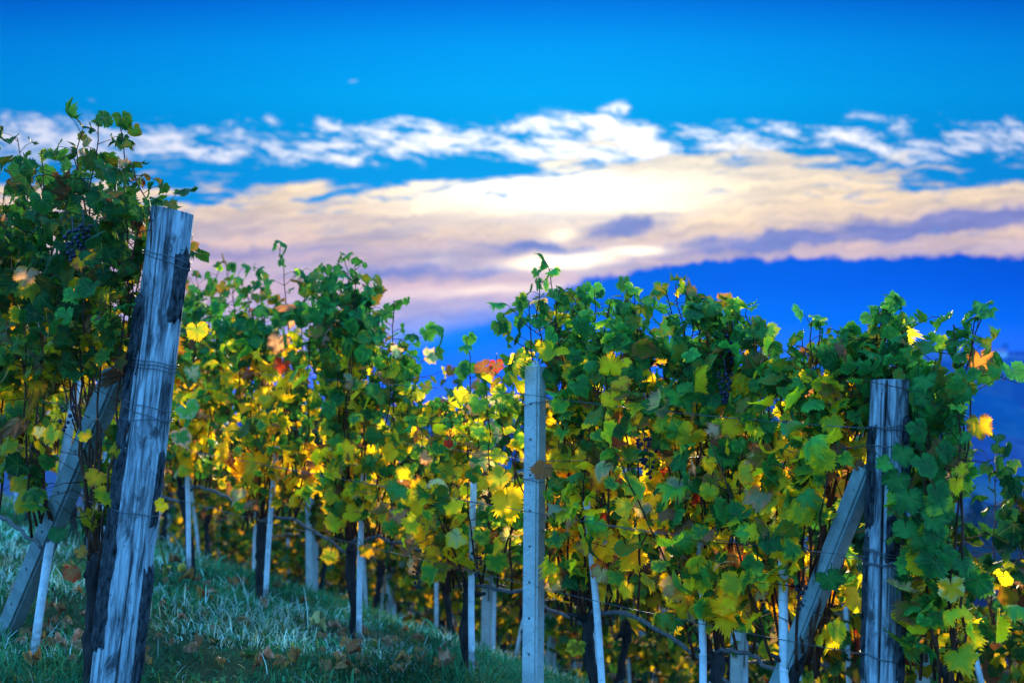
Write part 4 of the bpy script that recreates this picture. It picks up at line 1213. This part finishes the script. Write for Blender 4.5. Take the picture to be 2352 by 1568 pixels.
# cracked post on the right
tp_, xp, yp = row_at(2022, MID - .02)
bz = float(gz(xp, yp)) - .15
bot = at(2024, 1568, yp); topp = at(2044, 872, yp)
d = (topp - bot) / (topp[2] - bot[2]); base = bot + d * (bz - bot[2])
wr, radr, Lr = wood_post('wooden_post', base, topp, .064, .058, 'upright split wooden end post on the right, wrapped with wire under hanging leaves', 23,
                         [(-.42, .55, 2.0, .055, .016), (-.05, .75, 1.4, .02, .004), (.3, .2, .6, .02, .003)], [])
zr = lambda py: float((at(0, py, yp)[2] - base[2]) / (topp[2] - base[2]) * Lr)
bark(wr, radr, -1.7, -.88, zr(1215), zr(985), 31, .009, .25)
bark(wr, radr, .55, 1.6, zr(1110), zr(955), 33, .012, .35)
bark(wr, radr, -.25, .6, zr(1285), zr(1180), 35, .006, .35)
bark(wr, radr, -1.7, -1.2, zr(1560), zr(1230), 36, .007, .3)
bark(wr, radr, .45, 1.5, zr(1560), zr(1415), 37, .010, .4)
for py, ti in ((978, .008), (985, -.006), (1022, .004), (1268, -.012), (1275, -.016), (1290, .004), (1293, .004), (1508, -.014)):
    ring_tie(wr, .0665, zr(py), ti, .0018, -115, 115)

# ------------------------------------------------------------------ trellis wires
def wire(P, label, r=.0014):
    A = Acc(); P = np.asarray(P, float); A.tube(P, r, 5)
    o = A.build('trellis_wire', M['wire'], None, P[0], loc=P[0]); tag(o, label, 'wire', 'trellis wires'); return o


def sag(a, b, s, k=12):
    f = np.linspace(0, 1, k)[:, None]; return a + (b - a) * f - np.array([0, 0, s]) * (4 * f * (1 - f))


x0, y0, _ = post_ref
for (pyr, pym, lab, dn) in [(983, 905, 'top trellis wire of the middle row, through the green leaves', -.05), (1022, 1059, 'second trellis wire of the middle row, below the top one', .03), (1275, 1170, 'doubled trellis wire of the middle row carrying green clips', -.06),
                            (1290, 1180, 'lower strand of the doubled wire in the middle row', .02), (1508, 1345, 'lowest trellis wire of the middle row, near the canes', .0)]:
    a = at(2020, pyr, yp - .03) + NV * dn; m_ = at(1225, pym, y0 - .03) + NV * dn
    hgt = m_[2] - float(gz(m_[0], m_[1]))
    pts = [sag(a, m_, .012)]
    ex, ey = row_xy(MID + dn, 11.5); e = np.array([ex, ey, float(gz(ex, ey)) + hgt])
    pts.append(sag(m_, e, .02)[1:])
    wire(np.concatenate(pts), lab)
    if pyr == 1275: WA, WM = a, m_
for py, dn, lab in ((845, .05, 'upper trellis wire of the front row tied to the large wooden post'), (948, .03, 'middle trellis wire of the front row behind the left prop'), (1172, .0, 'lower trellis wire of the front row')):
    tt, xx, yy_ = row_at(285, LEFT + dn); a = at(285, py, yy_); hgt = a[2] - float(gz(a[0], a[1]))
    ex, ey = row_xy(LEFT + dn, 7.2); wire(sag(a, np.array([ex, ey, float(gz(ex, ey)) + hgt]), .01), lab)
for hh, lab in ((.75, 'lower trellis wire of the third row'), (1.2, 'upper trellis wire of the third row')):
    a = np.array([*row_xy(THIRD, 2.9), 0]); b = np.array([*row_xy(THIRD, 12.4), 0])
    P = a + (b - a) * np.linspace(0, 1, 16)[:, None]; P[:, 2] = gz(P[:, 0], P[:, 1]) + hh; wire(P, lab)


def clip(f, label):
    p = WM + (WA - WM) * f
    A = Acc()
    for dx in (-.011, .011): A.tube([p + TV * dx + [0, -.004, .012], p + TV * dx + [0, -.004, -.012]], .0028, 6)
    for dz in (-.011, .0, .011): A.tube([p - TV * .012 + [0, -.004, dz], p + TV * .012 + [0, -.004, dz]], .0026, 6)
    o = A.build('wire_clip', M['clip'], None, p, loc=p); tag(o, label, 'clip', 'green wire clips')


clip(.24, 'bright green plastic clip on the doubled wire nearer the middle concrete post')
clip(.56, 'bright green plastic clip on the doubled wire nearer the right prop')

# ------------------------------------------------------------------ grass
def grass(name, label):
    N_ = 230000
    y = 3.6 + 14.5 * rng.random(N_) ** 1.7
    x = y * rng.uniform(-.385, .385, N_)
    keep = (NX * x + NY * y) < 9.6
    x, y = x[keep], y[keep]
    cl = fbm(x * 1.6, y * 1.6, 40, 4); dry = fbm(x * 1.1 + 9, y * 1.1, 60, 4)
    k2 = rng.random(len(x)) < np.clip(.75 + 2.6 * cl, .12, 1); x, y, cl, dry = x[k2], y[k2], cl[k2], dry[k2]
    n = len(x); z = gz(x, y)
    far = np.clip((y - 5) / 8, 0, 1)
    H = rng.gamma(3.5, .0105, n) * (1 + 1.3 * np.clip(cl, -.3, .6)) * (1 + .35 * far) + .015
    tall = rng.random(n) < .02; H = np.where(tall, H * 2.0, H)
    W_ = rng.uniform(.0010, .0023, n) * (1 + 1.3 * far)
    brd = rng.random(n) < .18; W_ = np.where(brd, W_ * 3.2, W_); H = np.where(brd, H * .8, H)
    az = 9 * fbm(x * 1.3 + 20, y * 1.3, 71, 3) + rng.normal(0, 1.7, n); bend = rng.uniform(.25, 1.5, n)
    flat = rng.random(n) < .60
    bend = np.where(flat, rng.uniform(1.4, 2.8, n), bend)
    d = np.stack([np.cos(az), np.sin(az)], 1); s = np.stack([-np.sin(az), np.cos(az)], 1)
    V = np.zeros((n, 7, 3)); fs = (0, .4, .75, 1.0)
    for i, f in enumerate(fs):
        ang = bend * f
        out = H * np.where(bend > .02, (1 - np.cos(ang)) / bend, 0) * 1.4; up = H * np.sin(np.minimum(ang, 2.2)) / np.maximum(bend, .3)
        wv = W_ * (1, .9, .6, 0)[i]
        c = np.stack([x + d[:, 0] * out, y + d[:, 1] * out, z - .006 + up + .004 * f], 1)
        sd = np.concatenate([s * wv[:, None], np.zeros((n, 1))], 1)
        if i < 3: V[:, 2 * i] = c - sd; V[:, 2 * i + 1] = c + sd
        else: V[:, 6] = c
    Fc = np.array([(0, 1, 3), (0, 3, 2), (2, 3, 5), (2, 5, 4), (4, 5, 6)])
    FF = (Fc[None] + (np.arange(n) * 7)[:, None, None]).reshape(-1, 3)
    isdry = (rng.random(n) < np.clip(.03 + 3.2 * dry + .12 * flat, .02, .65)) & ~brd
    g = rng.uniform(.6, 1.4, (n, 1))
    cg = np.array([.034, .165, .066]) * g; cd = np.array([.36, .52, .45]) * g
    c = np.where(isdry[:, None], cd, cg)
    yel = rng.random(n) < .12; c = np.where((yel & ~isdry)[:, None], np.array([.13, .16, .03]) * g, c)
    sp = fbm(x * 2.3 + 4, y * 2.3, 90, 3)[:, None]; c = c * np.clip(1.08 + 2.4 * sp, .45, 1.8)      # patches of different grasses
    ca = np.concatenate([np.repeat(c, 7, 0), np.ones((n * 7, 1))], 1)
    o = link(name, tri_mesh(name, V.reshape(-1, 3), FF, M['grass'], {'ca': ca})); tag(o, label, 'grass', kind='stuff')


grass('grass', 'matted meadow grass with dry straw between the vine rows')

# broad weeds
def weed(px, py, label, nl=9, size=.07, tall=False):
    p = ground_hit(px, py); root = p.copy(); L = Leaves(False)
    V, Fc, C = [], [], []
    A = Acc()
    for i in range(nl):
        a = i * 2.4 + rng.uniform(0, .5)
        if tall:
            f = i / nl; b = np.array([0, 0, .17 * f + .01]); ln = .05 * (1 - f) + .012; up = .7
        else:
            b = np.array([0, 0, .005]); ln = size * rng.uniform(.7, 1.2); up = rng.uniform(.3, .9)
        d_ = unit([math.cos(a), math.sin(a), up]); s_ = unit(np.cross(d_, [0, 0, 1]))
        w_ = ln * (.13 if tall else .17)
        pts = [b, b + d_ * ln * .45 - s_ * w_, b + d_ * ln * .45 + s_ * w_, b + d_ * ln * .8 - s_ * w_ * .7 - [0, 0, ln * .1], b + d_ * ln * .8 + s_ * w_ * .7 - [0, 0, ln * .1], b + d_ * ln - [0, 0, ln * .22]]
        A.put(pts, [(0, 2, 1), (1, 2, 4), (1, 4, 3), (3, 4, 5)])
    V = np.concatenate(A.V); ca = np.ones((len(V), 4)); ca[:, :3] = (.022, .085, .018) if not tall else (.05, .11, .04)
    o = link('weed', tri_mesh('weed', V, np.concatenate(A.F), M['grass'], {'ca': ca}), None, root)
    if tall:
        B = Acc(); B.tube([[0, 0, 0], [.004, 0, .09], [0, 0, .18]], [.002, .0016, .001], 4); B.build('stem', M['twig'], o)
    tag(o, label, 'weed', 'weeds in the grass')


weed(963, 1440, 'feathery tall weed standing in the grass between two vine trunks', 26, tall=True)
weed(985, 1330 + 120, 'smaller feathery weed beside the tall one', 20, tall=True)
for px, py, lab in [(575, 1510, 'dark broad leaved weed rosette in the grass below the left middle vine'), (445, 1440, 'dark weed rosette just right of the large wooden post'), (500, 1480, 'dark weed rosette in front of the grass patch right of the wooden post'), (645, 1465, 'dark green weed near the pale dead leaf'),
                    (790, 1455, 'small weed at the foot of the crooked vine'), (700, 1540, 'weed rosette at the bottom of the picture in front of the crooked vine'), (130, 1530, 'weed rosette at the foot of the left white stake'), (860, 1540, 'weed low in the grass left of the forked vine')]:
    weed(px, py, lab, int(rng.integers(8, 13)), rng.uniform(.05, .08))

# fallen leaves
def fallen(px, py, pair, label, size=.045, cr=2.4):
    p = ground_hit(px, py); L = Leaves(True)
    L.add(np.array([0, 0, .040]), unit([rng.normal(0, .3), -.35, 1]), unit([*rng.normal(0, 1, 2), .2]), size, PAL[pair[0]], PAL[pair[1]], cr)
    o = L.build('fallen_leaf', None, (0, 0, 0), M['dead_leaf'], p); tag(o, label, 'leaf', 'fallen vine leaves')


specific = [((725, 1452), ('pale', 'pale'), 'pale cream dead leaf lying in the grass left of the crooked vine', .06), ((738, 1478), ('brown', 'brown'), 'brown curled leaf right below the pale cream leaf', .05), ((800, 1500), ('brown', 'orange'), 'rust brown dead leaf at the foot of the crooked vine', .055),
            ((812, 1520), ('brown', 'brown'), 'brown leaf just in front of the rust brown one by the crooked vine', .045), ((930, 1535), ('brown', 'orange'), 'brown leaf at the left end of the line of dead leaves near the bottom', .045), ((965, 1535), ('brown', 'orange'), 'large brown leaf in the line of dead leaves near the bottom', .055),
            ((1000, 1545), ('orange', 'brown'), 'rusty leaf in the line of dead leaves left of the forked vine', .045), ((1025, 1548), ('pink', 'brown'), 'pinkish brown leaf nearest the forked vine trunk', .05), ((745, 1545), ('brown', 'brown'), 'dark brown leaf in the grass near the bottom left of the crooked vine', .045),
            ((652, 1330), ('brown', 'pink'), 'brown leaf by the foot of the leaning white stake', .05), ((575, 1320), ('brown', 'brown'), 'dark leaf on the grass left of the leaning white stake', .05), ((560, 1345), ('brown', 'brown'), 'brown leaf among grass below the blurred tall vine', .05),
            ((385, 1322), ('gold', 'yellow'), 'yellow fallen leaf just right of the wooden post', .035), ((415, 1330), ('gold', 'pale'), 'pale yellow fallen leaf beside the bent black trunk', .04), ((400, 1305), ('brown', 'brown'), 'brown leaves heap uppermost near the bent black trunk', .05), ((430, 1345), ('brown', 'orange'), 'brown leaf in front of the bent black trunk', .04),
            ((230, 1540), ('brown', 'red'), 'dark red brown leaf at the bottom left of the large wooden post', .05), ((185, 1490), ('brown', 'pink'), 'brown leaf in the shade left of the large wooden post', .045), ((610, 1400), ('brown', 'pink'), 'brown leaf on the open grass in the left middle', .045), ((700, 1395), ('brown', 'orange'), 'small orange brown leaf behind the pale cream leaf', .04),
            ((480, 1375), ('pink', 'brown'), 'pinkish leaf on the grass right of the large post', .04), ((1120, 1500), ('pink', 'brown'), 'pinkish leaf on grass right of the forked vine', .045), ((1285, 1480), ('brown', 'pink'), 'brown leaf behind the middle concrete post', .05), ((1150, 1455), ('brown', 'brown'), 'brown leaf near the foot of the blurred post left of the middle post', .045)]
for (q, pair, lab, sz) in specific: fallen(q[0], q[1], pair, lab, sz)
for i in range(150):
    q = (rng.uniform(20, 1250), rng.uniform(1290, 1562))
    if q[1] < 1230 + q[0] * .19: continue
    fallen(q[0], q[1], [('brown', 'brown'), ('brown', 'orange'), ('brown', 'pink')][int(rng.integers(0, 3))], 'small curled brown vine leaf scattered in the grass', rng.uniform(.026, .044))

# ------------------------------------------------------------------ far trees and houses
def clump_tree(name, x, y, zb, h, w_, conifer, colour, label, cat, group, n=700, tr=.05):
    root = empty(name, (x, y, zb))
    A = Acc(); A.tube([[0, 0, -.5], [0, 0, h * .5], [0, 0, h * .92]], [h * tr * .5, h * tr * .35, h * .008], 8); A.build('trunk', M['vine_bark'], root)
    V, C = [], []
    for i in range(n):
        f = rng.random() ** .8
        if conifer:
            zz = h * (.12 + .88 * f); rr = w_ * .5 * (1 - f) ** .8 * math.sqrt(rng.random()) * (1 + .25 * math.sin(f * 40))
        else:
            zz = h * (.35 + .62 * f); rr = w_ * .5 * math.sqrt(max(0, 1 - (2 * f - .9) ** 2 * .9)) * rng.random() ** .4
        a = rng.uniform(0, 6.283)
        c = np.array([math.cos(a) * rr, math.sin(a) * rr, zz]); s = h * rng.uniform(.03, .06)
        V += [c + rng.normal(0, 1, 3) * s for _ in range(3)]; g = rng.uniform(.6, 1.4); C += [np.array([*(np.array(colour) * g), 1])] * 3
    V = np.array(V); me = tri_mesh('crown', V, np.arange(len(V)).reshape(-1, 3), M['crown'], {'ca': np.array(C)}, smooth=False)
    link('crown', me, root); tag(root, label, cat, group)


def ridge_spot(px, y): x = (px - 1176) / F * y; return x, y, float(ridge_z(x, y))


for px, yd, h, w_, con, lab in [(2237, 165, 4.0, 3.3, True, 'dark blurred conifer on the wooded shoulder right of the vines'), (2195, 162, 2.0, 3.6, False, 'low dark bushy tree left of the conifer'), (2290, 168, 2.2, 4.2, False, 'low dark bushy tree right of the conifer'), (2262, 160, 1.6, 3.2, False, 'low bush at the right foot of the conifer'), (2335, 172, 2.6, 4.5, False, 'bushy tree on the shoulder at the right edge')]:
    x, y, z = ridge_spot(px, yd); clump_tree('conifer_tree' if con else 'bushy_tree', x, y, z - .3, h, w_, con, (.02, .055, .035), lab, 'tree', 'trees on the near shoulder')


def hill_spot(px, yd): x = (px - 1176) / F * yd; return x, yd, float(hill_z(np.array(x), np.array(yd)))


for px, yd, h, lab in [(2243, 1380, 17, 'tall tree on the skyline of the far blue hill'), (2262, 1385, 10, 'lower skyline tree just right of the tall one on the far hill'), (2225, 1375, 8, 'small skyline tree left of the tall one on the far hill'), (2310, 1390, 9, 'skyline tree of the far hill near the right edge')]:
    x, y, z = hill_spot(px, yd); clump_tree('hill_tree', x, y, z - 1, h, h * .9, False, (.02, .05, .025), lab, 'tree', 'skyline trees of the far hill', 300)


def house(px, yd, w_, label):
    import bmesh
    x, y, z = hill_spot(px, yd); root = empty('house', (x, y, z - .5)); root.rotation_euler = (0, 0, rng.uniform(-.6, .6))
    bm = bmesh.new(); bmesh.ops.create_cube(bm, size=1.0)
    for v in bm.verts: v.co = (v.co.x * w_, v.co.y * w_ * .7, (v.co.z + .5) * w_ * .5)
    me = bpy.data.meshes.new('wall'); bm.to_mesh(me); bm.free(); me.materials.append(M['plaster']); link('wall', me, root)
    a, b, e, r = w_ * .54, w_ * .39, w_ * .5, w_ * .75
    V = [(-a, -b, e), (a, -b, e), (a, b, e), (-a, b, e), (-a, 0, r), (a, 0, r)]
    me = bpy.data.meshes.new('roof'); me.from_pydata(V, [], [(0, 1, 5, 4), (2, 3, 4, 5), (0, 4, 3), (1, 2, 5), (0, 3, 2, 1)]); me.materials.append(M['tiles']); link('roof', me, root)
    tag(root, label, 'house', 'houses on the far hill')


house(2296, 1290, 11, 'pale house just below the skyline of the far hill')
house(2272, 1285, 9, 'smaller pale house left of the other near the far hill skyline')
house(2203, 1010, 6, 'tiny white house low on the far blue hillside')

# ------------------------------------------------------------------ air over the valley
A = Acc()
hx0, hx1, hy0, hy1, hz0, hz1 = -3200, 4200, -1500, 5200, -150, 66
V = [(x, y, z) for z in (hz0, hz1) for y in (hy0, hy1) for x in (hx0, hx1)]
A.put(V, [(0, 2, 3), (0, 3, 1), (4, 5, 7), (4, 7, 6), (0, 1, 5), (0, 5, 4), (2, 6, 7), (2, 7, 3), (0, 4, 6), (0, 6, 2), (1, 3, 7), (1, 7, 5)])
hm = bpy.data.materials.new('haze'); hm.use_nodes = True; w = NT(hm.node_tree)
pv = w.new('ShaderNodeVolumePrincipled'); pv.inputs['Color'].default_value = (0.004, 0.12, 0.66, 1); pv.inputs['Density'].default_value = 0.00042; pv.inputs['Anisotropy'].default_value = 0.0
ou = w.new('ShaderNodeOutputMaterial'); w.put(ou.inputs['Volume'], pv.outputs[0])
hz = A.build('haze', hm, smooth=False); hz['kind'] = 'stuff'; hz['label'] = 'blue evening haze over the valley'; hz['category'] = 'haze'
